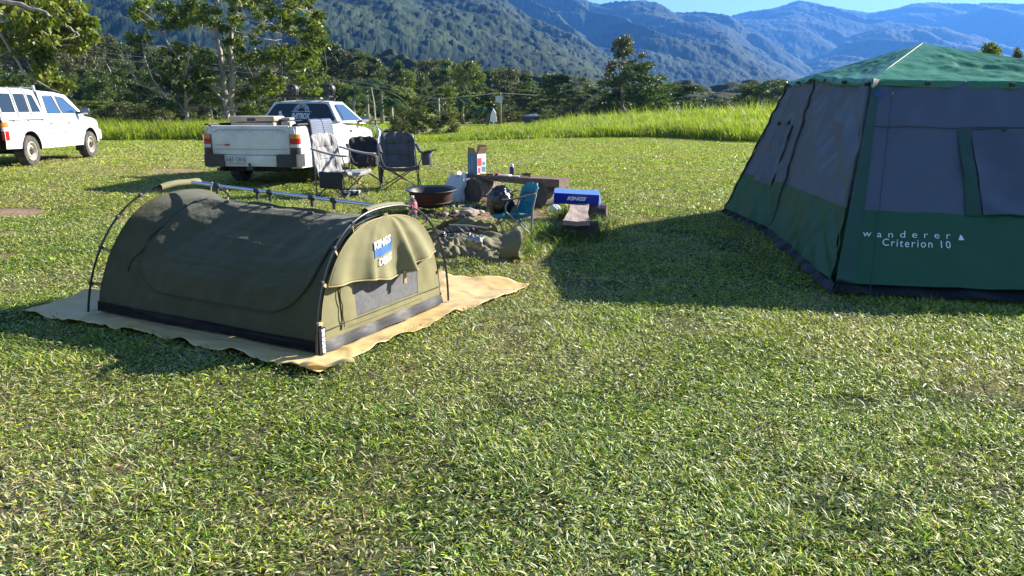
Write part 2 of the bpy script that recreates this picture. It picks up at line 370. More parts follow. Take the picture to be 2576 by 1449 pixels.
def merge(parts):
    off = 0; Vs = []; Fs = []; Cs = []
    for V, F, C_ in parts: Vs.append(V); Fs.append(F + off); Cs.append(C_); off += len(V)
    return np.concatenate(Vs), np.concatenate(Fs), np.concatenate(Cs)
V, F, C_ = merge(parts)
print('lawn blades', len(F))
tag(np_mesh('lawn_grass', V, F, [leafmat('grass_blade', rough=.5, trans=.25, spec=.35)], fcol=C_), kind='stuff')

def tall(x, y, hgt, wd, lean, cols):
    """upright arching blade, 2 quads"""
    n = len(x); z = H(x, y) - .02; az = rng.uniform(0, 2 * np.pi, n); dx = np.cos(az); dy = np.sin(az); sx = -dy; sy = dx
    V = np.empty((n, 6, 3)); l1 = lean * .25; l2 = lean
    def pt(o, w_, h_): return np.stack([x + dx * o + sx * w_, y + dy * o + sy * w_, z + h_], 1)
    V[:, 0] = pt(0, -wd * .35, 0); V[:, 1] = pt(0, wd * .35, 0); V[:, 2] = pt(l1, wd * .5, hgt * .6); V[:, 3] = pt(l1, -wd * .5, hgt * .6)
    V[:, 4] = pt(l2, wd * .06, hgt); V[:, 5] = pt(l2, -wd * .06, hgt)
    b = np.arange(n)[:, None] * 6
    F = np.concatenate([b + np.array([0, 1, 2, 3]), b + np.array([3, 2, 4, 5])], 0)
    return V.reshape(-1, 3), F, np.concatenate([cols, cols], 0)
def tallcols(x, y, a=(.31, .37, .035), b=(.11, .18, .02)):
    n = len(x); q = np.clip(fbm(x * .8, y * .8, 3, 20) + rng.normal(0, .22, n), 0, 1)[:, None]
    c = np.array(a) * q + np.array(b) * (1 - q); m = rng.random(n) < .07; c[m] = (.36, .3, .13)
    return c * rng.uniform(.75, 1.2, (n, 1))
def field(x0, x1, y0f, dep, dens, h0, h1, w0, w1):
    n = int((x1 - x0) * dep * dens); x = rng.uniform(x0, x1, n); s = rng.random(n); y = y0f(x) + s * dep
    k = visible(x, y, 500); x, y, s = x[k], y[k], s[k]; n = len(x)
    hh = rng.uniform(h0, h1, n) * np.where(x > -4.6, np.interp(x, [-4, -2, 1, 6, 12], [.28, .5, .72, 1.0, 1.15]), 1) * (.6 + .7 * fbm(x * .9, y * .9, 3, 13)) * (.55 + .45 * ss(0, .14, s))
    return tall(x, y, hh, rng.uniform(w0, w1, n), hh * rng.uniform(.1, .75, n), tallcols(x, y))
wob = lambda x: bank_edge(x) + (fbm(x * 1.3, x * 0, 3, 8) - .5) * 1.0
P = [field(-4.5, 22, wob, 5, 360, .38, .75, .016, .03), field(-4.5, 24, lambda x: wob(x) + 5, 8, 110, .5, .8, .02, .035), field(3, 26, lambda x: wob(x) + 13, 8, 14, .5, 1.05, .02, .03)]
lf = lambda x: 29.6 + (fbm(x * .8, x * 0, 3, 18) - .5) * 1.6 + .0 * x
P += [field(-26, -8.2, lf, 4.5, 260, .45, .85, .016, .03), field(-26, -6, lambda x: 35.5 + 0 * x, 5, 60, .2, .45, .02, .03),
      field(-60, 10, lambda x: 48.5 + .0011 * (x + 12) ** 2, 6, 40, .08, .25, .03, .05)]
V, F, C_ = merge(P)
tag(np_mesh('tall_grass', V, F, [leafmat('grass_tall', rough=.45, trans=.5, spec=.35, tmul=(1.35, 1.45, .5))], fcol=C_), kind='stuff')
# rank tufts round the low bench and the fire place
def tuftfield(spots):
    P = []
    for (px, py, r, n, h, z0) in spots:
        c = at(px, py); x = c.x + rng.normal(0, r, n); y = c.y + rng.normal(0, r * 1.2, n); hh = rng.uniform(.4, 1.1, n) * h
        P.append(tall(x, y, hh, rng.uniform(.005, .011, n), hh * rng.uniform(.3, 1.3, n), tallcols(x, y, (.16, .21, .05), (.035, .08, .018))))
    return merge(P)
V, F, C_ = tuftfield([(1400, 600, .17, 260, .20, 0), (1450, 612, .17, 260, .18, 0), (1360, 585, .14, 140, .16, 0), (1500, 600, .13, 200, .20, 0), (1345, 630, .13, 200, .16, 0), (1520, 575, .12, 200, .16, 0),
                      (1390, 520, .12, 140, .14, 0), (1180, 470, .3, 150, .12, 0), (1255, 505, .15, 120, .1, 0), (1290, 650, .1, 160, .13, 0), (1180, 672, .12, 120, .09, 0), (1420, 555, .12, 200, .2, 0), (1260, 1040, .1, 200, .07, 0), (1950, 1100, .2, 200, .06, 0), (600, 1180, .25, 260, .07, 0), (2140, 770, .1, 30, .17, 0), (2330, 790, .2, 30, .15, 0)])
tag(np_mesh('grass_tufts', V, F, [MATS['grass_tall']], fcol=C_), kind='stuff')

# ================================================================== trees
LEAF = leafmat('foliage', rough=.45, trans=.32, spec=.3, tmul=(1.25, 1.4, .5))
PALEBARK = mat('pale_bark', (.42, .38, .31), .85, col2=(.17, .14, .11), nscale=3, stretch=(2, 2, .6), bump=.5, bscale=12)
DARKBARK = mat('dark_bark', (.13, .10, .075), .9, col2=(.26, .22, .17), nscale=5, stretch=(2, 2, .4), bump=.5, bscale=20)
def leafquads(c, ln, wd, rg, droop=0.0, up=.3):
    n = len(c); d = rg.normal(size=(n, 3)); d[:, 2] = d[:, 2] * .7 - droop; d /= np.linalg.norm(d, axis=1)[:, None]
    q = rg.normal(size=(n, 3)); q[:, 2] *= .6; s = np.cross(d, q); s /= np.linalg.norm(s, axis=1)[:, None] + 1e-9
    D = d * ln[:, None]; S = s * (wd / 2)[:, None]
    V = np.stack([c, c + D * .5 + S, c + D, c + D * .5 - S], 1).reshape(-1, 3)
    return V, np.arange(4 * n).reshape(-1, 4)
def crown_geo(cl, nper, leaf, rg, c0, c1, droop=0, flat=.65, yel=.08, hollow=.35):
    """cl: (k,4) cluster centre + radius"""
    cl = np.asarray(cl, float); k = len(cl)
    cnt = np.maximum((nper * (cl[:, 3] / cl[:, 3].mean()) ** 2).astype(int), 4); idx = np.repeat(np.arange(k), cnt); n = len(idx)
    d = rg.normal(size=(n, 3)); d /= np.linalg.norm(d, axis=1)[:, None]; r = hollow + (1.05 - hollow) * rg.random(n) ** .6
    p = cl[idx, :3] + d * (r * cl[idx, 3])[:, None] * np.array([1, 1, flat])
    ln = leaf * rg.uniform(.6, 1.35, n); V, F = leafquads(p, ln, ln * rg.uniform(.32, .55, n), rg, droop)
    ct = rg.random(k)[idx]; q = np.clip(ct * .6 + rg.random(n) * .55 - .05, 0, 1)[:, None]
    col = np.array(c0) * (1 - q) + np.array(c1) * q; m = rg.random(n) < yel; col[m] = col[m] * .4 + np.array([.22, .2, .03]) * .6
    return V, F, col
def limb(mb, a, b, r0, r1, rg, sag=.12, n=6, sides=6):
    a = Vector(a); b = Vector(b); l = (b - a).length; off = Vector(rg.normal(size=3)) * l * .09; pts = []
    for i in range(n + 1):
        t = i / n; p = a.lerp(b, t) + off * math.sin(math.pi * t) + Vector((0, 0, -l * sag * math.sin(math.pi * t))) + Vector(rg.normal(size=3)) * l * .012 * (0 < i < n)
        pts.append(p)
    mb.tube(pts, [r0 + (r1 - r0) * (i / n) ** .8 for i in range(n + 1)], sides, cap=False); return pts
def proto_tree(seed, kind):
    """unit protos: height ~10, built at origin; returns crown mesh obj + trunk mesh obj data"""
    rg = np.random.default_rng(seed); cl = []; h = 10.
    c0, c1 = (.015, .034, .008), (.10, .145, .028); leaf = .5; nper = 105; flat = .65; yel = .05; lean = rg.normal(0, .25, 2)
    if kind == 'broad':
        for i in range(46):
            th = rg.uniform(0, 6.28); z = rg.uniform(2.2, 9.6); R_ = 3.6 * math.sqrt(max(.05, 1 - ((z - 5.4) / 4.6) ** 2)) * rg.uniform(.85, 1.12)
            rr = R_ * rg.uniform(.35, 1) ** .5; cl.append((rr * math.cos(th), rr * math.sin(th), z, rg.uniform(.55, 1.25)))
    elif kind == 'tall':      # open eucalypt, bare pale stems
        c0, c1 = (.035, .042, .02), (.145, .145, .065); nper = 75; leaf = .42
        for i in range(34):
            th = rg.uniform(0, 6.28); z = 3.5 + 6.3 * rg.random() ** .7; rr = rg.uniform(.3, 2.6) * (1.1 - abs(z - 7) / 8)
            cl.append((rr * math.cos(th), rr * math.sin(th), z, rg.uniform(.4, .95)))
    elif kind == 'layered':   # flat spreading tiers
        flat = .28; c0, c1 = (.03, .05, .016), (.10, .13, .04)
        for i in range(44):
            th = rg.uniform(0, 6.28); z = rg.choice([4.2, 5.6, 7, 8.2, 9.2]) + rg.normal(0, .2); rr = 4.6 * rg.random() ** .6 * (1.15 - z / 14)
            cl.append((rr * math.cos(th), rr * math.sin(th), z, rg.uniform(.7, 1.35)))
    elif kind == 'bush':
        leaf = .6; nper = 110; c0, c1 = (.03, .045, .014), (.12, .13, .035); yel = .12
        for i in range(40):
            th = rg.uniform(0, 6.28); z = rg.uniform(.8, 8.6); rr = 5.2 * math.sqrt(max(.04, 1 - (z / 10) ** 2)) * rg.uniform(.3, 1.05)
            cl.append((rr * math.cos(th), rr * math.sin(th), z, rg.uniform(1.0, 1.9)))
    elif kind == 'light':
        c0, c1 = (.05, .085, .018), (.20, .25, .04); yel = .2
        for i in range(40):
            th = rg.uniform(0, 6.28); z = rg.uniform(1.6, 9.6); R_ = 3.0 * math.sqrt(max(.05, 1 - ((z - 5) / 5) ** 2)); rr = R_ * rg.uniform(.3, 1.1)
            cl.append((rr * math.cos(th), rr * math.sin(th), z, rg.uniform(.5, 1.1)))
    cl = np.array(cl); V, F, C_ = crown_geo(cl, nper, leaf, rg, c0, c1, flat=flat, yel=yel)
    cro = np_mesh('crown', V, F, [LEAF], fcol=C_)
    mb = MB(); top = (lean[0], lean[1], 8.6)
    tp = limb(mb, (0, 0, -.4), top, .26, .05, rg, 0, 9, 7)
    for i in rg.choice(len(cl), 12, replace=False):
        c = cl[i]; zt = max(.8, min(c[2] - rg.uniform(.6, 2.2), 8)); j = min(int((zt + .4) / 9 * 9), 8)
        limb(mb, tp[j], c[:3], .1 * (1 - zt / 14), .02, rg, .06, 4, 5)
    tr = mb.build('trunk', PALEBARK if kind == 'tall' else DARKBARK, smooth=2)
    cme, tme = cro.data, tr.data; bpy.data.objects.remove(cro); bpy.data.objects.remove(tr)
    return cme, tme
PRO = {k: [proto_tree(100 + 7 * i + j, k) for j in range(3)] for i, k in enumerate(['broad', 'tall', 'layered', 'bush', 'light'])}
trg = random.Random(5)
def plant(px, top, wpx, Y, kind, name, label, cat='tree', group=None, v=None):
    P = atY(px, 300, Y); z0 = Hf(P.x, Y) - .15 if Y < 90 else .4 + (Y - 90) * .012
    ht = atY(px, top, Y).z - z0; wd = wpx / FPX * Y
    o = thing(name, label, cat, (P.x, Y, z0), 0, group)
    cme, tme = PRO[kind][v if v is not None else trg.randrange(3)]
    nat = {'broad': 8.2, 'tall': 5.6, 'layered': 9.6, 'bush': 12, 'light': 7}[kind]
    a = trg.uniform(0, 6.28)
    s = (wd / nat, wd / nat, ht / 10)
    for nm, me in (('crown', cme), ('trunk', tme)):
        c = bpy.data.objects.new(nm, me); COL.objects.link(c); c.parent = o; c.rotation_euler = (0, 0, a); c.scale = s
    return o
# named, singled-out background trees (px, top, width px, depth)
plant(1560, 95, 100, 62, 'tall', 'pine_tree', 'tall dark tree with a narrow ragged spire rising above the treeline, right of centre', v=0)
plant(1588, 160, 175, 61, 'broad', 'broadleaf_tree', 'dense dark rounded tree at the foot of the tall spired tree', v=1)
plant(1640, 192, 110, 66, 'broad', 'broadleaf_tree', 'rounded olive green tree just right of the dense tree under the spire', v=2)
plant(1395, 182, 130, 60, 'layered', 'broadleaf_tree', 'wide leafy tree above the long grass, left of the tall spired tree', v=0)
plant(1330, 225, 110, 66, 'layered', 'broadleaf_tree', 'low flat-topped dark tree beside the pale roofed shed', v=1)
plant(1725, 212, 118, 58, 'layered', 'broadleaf_tree', 'open flat-crowned tree standing alone between the spired tree and the big tent', v=2)
plant(1925, 200, 150, 60, 'broad', 'broadleaf_tree', 'bushy grey green tree rising right behind the left edge of the green tent', v=0)
plant(1820, 246, 90, 70, 'bush', 'shrub', 'low dark bush on the grass crest left of the tree behind the tent', 'bush')
plant(1870, 238, 70, 74, 'bush', 'shrub', 'second dark bush on the crest, half hidden by the tree behind the tent', 'bush')
plant(2465, 108, 80, 26, 'light', 'broadleaf_tree', 'leafy tree top showing over the green tent roof, right of its peak', v=1)
plant(2580, 120, 70, 27, 'light', 'broadleaf_tree', 'pale yellow green tree top over the tent roof at the far right edge', v=2)
plant(2530, 128, 40, 29, 'tall', 'broadleaf_tree', 'small thin tree top over the tent roof between two fuller ones', v=2)
plant(1045, 262, 120, 36.5, 'bush', 'shrub', 'dense brown green bush right of the ute front, beside the road', 'bush', v=0)
plant(1120, 274, 90, 37.5, 'bush', 'shrub', 'smaller brown green bush right of the dense one by the road', 'bush', v=1)
plant(1000, 285, 70, 35.5, 'bush', 'shrub', 'lowest bush beside the upright aerial of the white ute', 'bush', v=2)
plant(1118, 218, 78, 58, 'light', 'broadleaf_tree', 'bright yellow green tree behind the roadside bushes', v=0)
plant(1025, 226, 70, 60, 'light', 'broadleaf_tree', 'bright leafy tree between the palms and the roadside bushes', v=1)
plant(840, 100, 110, 95, 'layered', 'broadleaf_tree', 'tall broad tree topping the wood just above the ute spotlights', v=0)
plant(905, 132, 110, 92, 'layered', 'broadleaf_tree', 'tall spreading tree right of the tallest one above the ute roof', v=1)
plant(1195, 160, 60, 96, 'broad', 'broadleaf_tree', 'dark column-like tree topping the middle of the wood', v=1)
# the wood behind the road: single trees, alike in kind within their row
WL = {'broad': 'dark green rounded tree', 'tall': 'grey olive thin-crowned gum tree with pale stems', 'layered': 'flat-tiered dark green tree', 'light': 'yellow green leafy tree', 'bush': 'low leafy shrub'}
def row(p0, p1, n, Yr, topf, wr, kinds, where):
    for i in range(n):
        px = p0 + (p1 - p0) * (i + trg.uniform(.1, .9)) / n; k = trg.choice(kinds); Y = trg.uniform(*Yr)
        nm = {'tall': 'gum_tree', 'bush': 'shrub'}.get(k, 'broadleaf_tree')
        plant(px, topf(px) + trg.uniform(-14, 20), trg.uniform(*wr), Y, k, nm, WL[k] + ' ' + where, 'bush' if k == 'bush' else 'tree', 'wood behind the road: ' + WL[k] + ' ' + where)
tl = lambda px: np.interp(px, [0, 150, 300, 420, 520, 800, 900, 1000, 1100, 1250, 1400, 1500, 1700, 1900], [60, 78, 95, 140, 120, 125, 140, 160, 158, 172, 205, 212, 238, 250])
row(-60, 480, 20, (85, 115), tl, (70, 120), ['tall', 'tall', 'tall', 'layered'], 'in the brown wood behind the crew cab')
row(-60, 520, 15, (62, 80), lambda p: 175, (70, 110), ['tall', 'broad', 'broad', 'layered'], 'low behind the crew cab')
row(480, 860, 13, (80, 110), tl, (60, 110), ['broad', 'layered', 'tall'], 'behind the twin-trunked roadside tree')
row(500, 880, 12, (56, 70), lambda p: 205, (60, 100), ['broad', 'light', 'layered'], 'low behind the spotlight ute')
row(840, 1320, 19, (84, 112), tl, (50, 95), ['broad', 'layered', 'light', 'tall'], 'topping the wood behind the palms')
row(840, 1300, 15, (60, 76), lambda p: 222, (50, 90), ['broad', 'layered', 'light'], 'low behind the palms')
row(1300, 1720, 14, (78, 110), tl, (60, 90), ['broad', 'layered'], 'around the spired tree')
row(1430, 1560, 4, (64, 72), lambda p: 236, (60, 80), ['layered', 'bush'], 'low beside the trunk of the spired tree')
row(1690, 2050, 10, (120, 170), lambda p: 254, (50, 90), ['broad', 'layered', 'bush'], 'far off on the crest left of the tent')
row(-40, 520, 17, (50, 58), lambda p: 255, (60, 120), ['bush', 'light', 'bush'], 'along the road behind the crew cab')
row(560, 900, 8, (50, 56), lambda p: 268, (50, 90), ['bush', 'light'], 'along the road behind the spotlight ute')
row(1150, 1580, 14, (62, 72), lambda p: 268, (60, 90), ['bush', 'broad'], 'low under the wood right of the palms')
# palms
def palm(px, top, Y, label, seed, spread=1.9, n=15, bushy=False):
    rg = np.random.default_rng(seed); P = atY(px, 300, Y); z0 = Hf(P.x, Y); ht = atY(px, top, Y).z - z0 - spread * .45
    o = thing('palm_tree', label, 'palm tree', (P.x, Y, z0), rg.uniform(0, 6), 'palm trees behind the road')
    mb = MB(); mb.tube([(0, 0, -.2), (.05, 0, ht * .5), (0, .04, ht)], [.17, .12, .1], 8); mb.build('trunk', PALEBARK, o, 2)
    Vs = []; ln = []
    for i in range(n):
        th = i * 2.4 + rg.normal(0, .2); e = rg.uniform(-.2, 1.25); L_ = spread * rg.uniform(.8, 1.15)
        for j in range(26):
            t = (j + 1) / 26; d = t * L_; x = d * math.cos(e) ; z = d * math.sin(e) - 1.15 * L_ * t * t * (.75)
            for s in (-1, 1):
                w_ = .5 * L_ * .42 * math.sin(math.pi * min(1, .12 + t * .86)) ** .6
                a_ = Vector((x * math.cos(th), x * math.sin(th), ht + z)); side = Vector((-math.sin(th), math.cos(th), -.55 * abs(s))) * s * w_; side.z = -abs(w_) * .6
                b_ = a_ + side + Vector((math.cos(th), math.sin(th), 0)) * w_ * .5; wv = Vector((math.cos(th), math.sin(th), -.3)) * .05
                Vs += [a_ - wv, (a_ + b_) / 2 + wv * .9, b_, (a_ + b_) / 2 - wv * .9]
    V = np.array([tuple(v) for v in Vs]); F = np.arange(len(V)).reshape(-1, 4); q = rg.random((len(F), 1))
    np_mesh('fronds', V, F, [LEAF], o, fcol=np.array([.03, .06, .02]) * (1 - q) + np.array([.1, .15, .04]) * q)
palm(893, 205, 56, 'palm tree just right of the ute spotlights, left of its aerial', 1)
palm(962, 192, 58, 'tall palm tree immediately right of the ute aerial', 2, 2.3)
palm(925, 175, 64, 'tallest palm tree behind the ute aerial', 3, 2.6)
palm(985, 232, 54, 'shorter palm tree right of the aerial, with its crown below the tall ones', 4, 1.8)
palm(860, 222, 60, 'palm tree half hidden right above the ute mirror side', 5)
palm(1165, 236, 60, 'small palm tree in the wood right of the utility pole', 6, 1.5)
palm(1228, 255, 58, 'small bright palm tree near the white shed', 7, 1.4)

# the big open roadside tree, its clusters laid out in depth round its limbs
def hero(name, label, base, trunks, clusters, leaf, nper, limbs, c0, c1, seed, droop=.3, yel=.12, bark=PALEBARK, r0=.16, extra=(), dens=1.35, cr=(.12, .32)):
    """trunks: list of polylines (world); clusters (px,py,rpx) at depth"""
    rg = np.random.default_rng(seed); bx, by = base
    o = thing(name, label, 'tree', (bx, by, Hf(bx, by)), 0); O = Vector(o.location)
    cl = []
    for (px, py, rx, ry, n) in clusters:
        for i in range(int(n * dens)):
            th = rg.uniform(0, 6.28); q = math.sqrt(rg.random()); Yd = by + (.5 + rg.normal(0, 1.0)) * (rx / FPX * by) * .8
            p = atY(px + rx * q * math.cos(th), py + ry * q * math.sin(th), Yd); cl.append((p.x - O.x, p.y - O.y, p.z - O.z, rg.uniform(*cr)))
    V, F, C_ = crown_geo(cl, nper, leaf, rg, c0, c1, droop=droop, yel=yel, flat=.7)
    np_mesh('crown', V, F, [LEAF], o, fcol=C_)
    mb = MB(); nodes = []
    for tr in trunks:
        pts = [Vector(p) - O for p in tr]; k = len(pts)
        # refine
        fine = []
        for i in range(k - 1):
            for j in range(5): fine.append(pts[i].lerp(pts[i + 1], j / 5) + Vector(rg.normal(size=3)) * .02)
        fine.append(pts[-1]); r1_ = r0 if tr[0][2] < 1 else r0 * .42; rr = [r1_ * (1 - .8 * i / len(fine)) for i in range(len(fine))]
        mb.tube(fine, rr, 9, cap=False); nodes += [(p, r) for p, r in zip(fine[4:], rr[4:])]
    cs = [Vector(c[:3]) for c in cl]; sel = rg.choice(len(cs), min(limbs, len(cs)), replace=False)
    sel = sorted(sel, key=lambda i: min((cs[i] - p).length for p, _ in nodes))
    for i in sel:
        c = cs[i]; best = min(nodes, key=lambda q: (c - q[0]).length + max(0, q[0].z - c.z + .3) * 2.2)
        pts = limb(mb, best[0], c, min(best[1] * .55, .075), .012, rg, .10, 6, 5)
        nodes += [(p, .03) for p in pts[2:5]]
    for e in extra:
        pts = [Vector(p) - O for p in e]; mb.tube(pts, [.05 * (1 - .75 * i / len(pts)) for i in range(len(pts))], 6, cap=False)
    mb.build('trunk', bark, o, 2)
    return o
B = atY(572, 330, 38)
gz = Hf(B.x, 38)
T1 = [(atY(572, 330, 38).x, 38, gz - .3)] + [tuple(atY(px, py, 38)) for px, py in [(566, 260), (562, 205), (556, 150), (545, 90), (548, 20), (545, -60)]]
T2 = [(atY(584, 330, 38.2).x, 38.2, gz - .3)] + [tuple(atY(px, py, 38.3)) for px, py in [(580, 250), (585, 200), (580, 130), (583, 60), (600, 0), (610, -70)]]
T3 = [tuple(atY(px, py, 38)) for px, py in [(566, 250), (610, 215), (660, 180), (705, 150), (760, 100), (800, 60)]]
T4 = [tuple(atY(px, py, 37.6)) for px, py in [(564, 256), (525, 215), (480, 190), (430, 120), (385, 50), (340, 20)]]
hero('roadside_tree', 'large open tree with twin pale trunks rising behind the tray of the white ute', (B.x, 38), [T1, T2, T3, T4],
     [(640, 30, 180, 60, 60), (745, 100, 80, 70, 36), (430, 30, 100, 40, 28), (352, 88, 30, 25, 5), (440, 140, 50, 30, 7), (640, 125, 80, 35, 14), (700, 200, 75, 25, 12), (775, 190, 40, 60, 14), (525, 190, 40, 20, 4), (640, 240, 45, 18, 5), (510, 245, 40, 20, 4), (790, 60, 35, 60, 10), (640, -40, 180, 40, 30), (640, 285, 40, 12, 3)],
     .24, 52, 150, (.02, .045, .01), (.18, .225, .035), 11, r0=.2, extra=[[atY(*p, 37.5) for p in [(566, 296), (540, 275), (505, 262), (478, 268), (470, 290)]], [atY(*p, 37.4) for p in [(560, 225), (500, 210), (470, 205), (430, 195), (395, 190)]], [atY(*p, 37.2) for p in [(480, 212), (445, 180), (425, 150), (418, 130)]],
           [atY(*p, 37.8) for p in [(583, 292), (600, 262), (625, 255), (645, 262)]]])
B = atY(473, 336, 36.5); gz = Hf(B.x, 36.5)
hero('roadside_tree', 'slimmer tree with a single grey trunk left of the twin-trunked tree', (B.x, 36.5),
     [[(B.x, 36.5, gz - .2)] + [tuple(atY(px, py, 36.5)) for px, py in [(470, 290), (468, 240), (468, 190), (475, 150), (478, 110)]],
      [tuple(atY(px, py, 36.4)) for px, py in [(470, 285), (430, 240), (395, 180), (372, 120), (365, 80)]]],
     [(440, 190, 70, 30, 10), (480, 235, 50, 25, 9), (385, 180, 45, 30, 5), (500, 150, 50, 40, 9), (430, 255, 50, 20, 6), (380, 215, 40, 18, 3)], .23, 46, 60, (.02, .042, .01), (.11, .15, .03), 12, r0=.11,
     extra=[[atY(*p, 36) for p in [(425, 235), (385, 225), (350, 212), (330, 175), (322, 140), (318, 130)]], [atY(*p, 36) for p in [(350, 212), (335, 222), (312, 228)]], [atY(*p, 35.8) for p in [(418, 245), (385, 200), (365, 150), (358, 100)]]])
# drooping leafy tree reaching in at the upper left; its trunk stands outside the frame
bx = atY(-190, 300, 23).x; g0 = Hf(bx, 23)
hero('broadleaf_tree', 'bright yellow green drooping branches reaching in at the upper left above the white crew cab', (bx, 23),
     [[(bx, 23, g0 - .3), (bx + .1, 23, 2), tuple(atY(-170, 60, 23)), tuple(atY(-150, -60, 23))],
      [tuple(atY(-170, 90, 23)), tuple(atY(-60, 48, 22.8)), tuple(atY(30, 42, 22.6)), tuple(atY(60, 20, 22.6)), tuple(atY(110, 10, 22.6))],
      [tuple(atY(-170, 40, 23)), tuple(atY(-60, -10, 22)), tuple(atY(80, 20, 22)), tuple(atY(160, 60, 22)), tuple(atY(200, 90, 22))]],
     [(60, 30, 90, 45, 24), (120, 75, 80, 40, 26), (150, 20, 65, 35, 18), (190, 85, 40, 35, 12), (40, 100, 50, 30, 8), (110, 135, 20, 12, 3), (115, 180, 26, 24, 6), (150, 205, 22, 16, 4), (30, -10, 120, 30, 16), (15, 215, 20, 8, 2), (200, 50, 30, 40, 7)],
     .22, 42, 70, (.05, .09, .014), (.22, .25, .03), 13, droop=1.1, yel=.22, r0=.2, cr=(.1, .26),
     extra=[[atY(*p, 22.5) for p in [(-40, 40), (5, 90), (25, 125), (45, 155), (60, 185), (95, 205), (130, 225), (150, 232)]], [atY(*p, 22.4) for p in [(100, 75), (120, 90), (140, 105), (155, 118)]]])

# poles, wires, shed, mailbox by the far road
TIMBER = mat('pole_timber', (.30, .26, .21), .85)
for (px, top, Y, lab) in [(1105, 247, 52, 'thin pale utility pole behind the roadside bushes'), (1259, 232, 55, 'dark utility pole with a small sign left of the pale roofed shed')]:
    b_ = atY(px, 310, Y); g0 = Hf(b_.x, Y); tz = atY(px, top, Y).z
    o = thing('utility_pole', lab, 'pole', (b_.x, Y, g0), 0)
    mb = MB(); mb.tube([(0, 0, -.2), (0, 0, tz - g0)], [.08, .06], 8); mb.build('shaft', TIMBER if px < 1200 else DARKBARK, o, 2)
    mb = MB(); mb.box((0, 0, tz - g0 - .25), (1.1, .08, .1)); mb.build('crossarm', DARKBARK, o)
    if px > 1200:
        mb = MB(); mb.box((-.1, -.14, 1.9), (.5, .02, .45)); mb.build('sign_plate', mat('sign_grey', (.45, .47, .5), .5), o)
WIRE = mat('wire', (.35, .35, .36), .5)
for (pts, lab) in [([(-60, 98, 50), (160, 122, 50), (420, 150, 51), (700, 178, 52), (935, 212, 52), (1105, 249, 52), (1259, 234, 55), (1700, 262, 70)], 'upper overhead power line crossing the wood on the left'),
                   ([(-60, 112, 50), (160, 136, 50), (420, 163, 51), (700, 190, 52), (935, 222, 52), (1105, 252, 52)], 'lower overhead power line crossing the wood on the left')]:
    mb = MB(); P_ = [atY(*p) for p in pts]; mb.tube(P_, .008, 4); tag(mb.build('power_line', WIRE), lab, 'power line')
WHT = mat('white_sheet', (.75, .75, .74), .6)
g0 = Hf(3, 60)
c = atY(1338, 300, 60)
o = thing('shed', 'low shed with a pale grey roof under the dark trees behind the long grass', 'shed', (c.x, 60, g0 - .1)); o.scale = (.42, .42, .36)
mb = MB(); mb.poly([(-1.6, -1.2, 1.75), (1.6, -1.2, 1.75), (.9, .2, 2.15), (-.9, .2, 2.15)]); mb.poly([(-1.6, 1.6, 1.75), (1.6, 1.6, 1.75), (.9, .2, 2.15), (-.9, .2, 2.15)]); mb.poly([(1.6, -1.2, 1.75), (1.6, 1.6, 1.75), (.9, .2, 2.15)]); mb.poly([(-1.6, -1.2, 1.75), (-1.6, 1.6, 1.75), (-.9, .2, 2.15)]); mb.build('roof', mat('roof_iron', (.42, .43, .44), .5, .3), o, solid=.04)
mb = MB(); mb.box((0, .2, .85), (2.8, 2.4, 1.75)); mb.build('wall', mat('shed_wall', (.09, .085, .08), .8), o)
c = atY(1240, 300, 54)
mb = MB(); mb.tube([(0, 0, -.1), (.05, 0, .5)], .05, 6); mb.poly([(-.22, 0, .35), (.28, 0, .3), (.2, .12, .95), (.02, .14, 1.25), (-.16, .1, .85)], (0, .18, .03)); o = mb.build('letterbox', WHT); o.location = (c.x, 54, Hf(c.x, 54)); tag(o, 'small white letterbox-like object by the road near the utility pole', 'letterbox')

# ================================================================== objects: shared materials
PAINT = mat('white_paint', (.66, .67, .66), .3, coat=.4, col2=(.58, .58, .56), nscale=2.2, bump=.02, bscale=3, bdist=.02, ramp=(.4, .8))
DUSTY = mat('dusty_white_paint', (.72, .72, .69), .42, col2=(.56, .55, .50), nscale=3.5, coat=.15, ramp=(.35, .75))
BLKP = mat('black_plastic', (.022, .022, .024), .5, col2=(.04, .04, .04), nscale=12, bump=.15, bscale=90, bdist=.003)
SEAM = mat('seam_dark', (.10, .10, .10), .8)
RUB = mat('tyre_rubber', (.03, .029, .028), .85, col2=(.09, .08, .065), nscale=9, bump=.3, bscale=60)
RIM = mat('rim_steel', (.62, .56, .44), .4, .35, col2=(.35, .26, .17), nscale=9, ramp=(.5, .8))
HUB = mat('hub_dark', (.06, .055, .05), .5, .5)
GLASS = mat('tinted_glass', (.012, .016, .018), .04, spec=.9)
GLASSB = mat('side_glass', (.02, .03, .04), .03, spec=1.0, coat=1)
CHROME = mat('chrome', (.75, .75, .76), .15, 1)
ALU = mat('aluminium_tube', (.62, .66, .72), .22, 1)
STEEL = mat('black_steel_tube', (.03, .03, .032), .35, .4)
REDL = mat('tail_red', (.42, .008, .012), .15, coat=.8)
AMBL = mat('tail_amber', (.75, .22, .02), .15, coat=.8)
CLRL = mat('tail_clear', (.55, .5, .48), .15, coat=.8)
DRED = mat('reflector_dark_red', (.12, .006, .008), .2)
UNDER = mat('underbody', (.012, .012, .012), .9)
LINER = mat('tub_liner', (.02, .02, .02), .7)

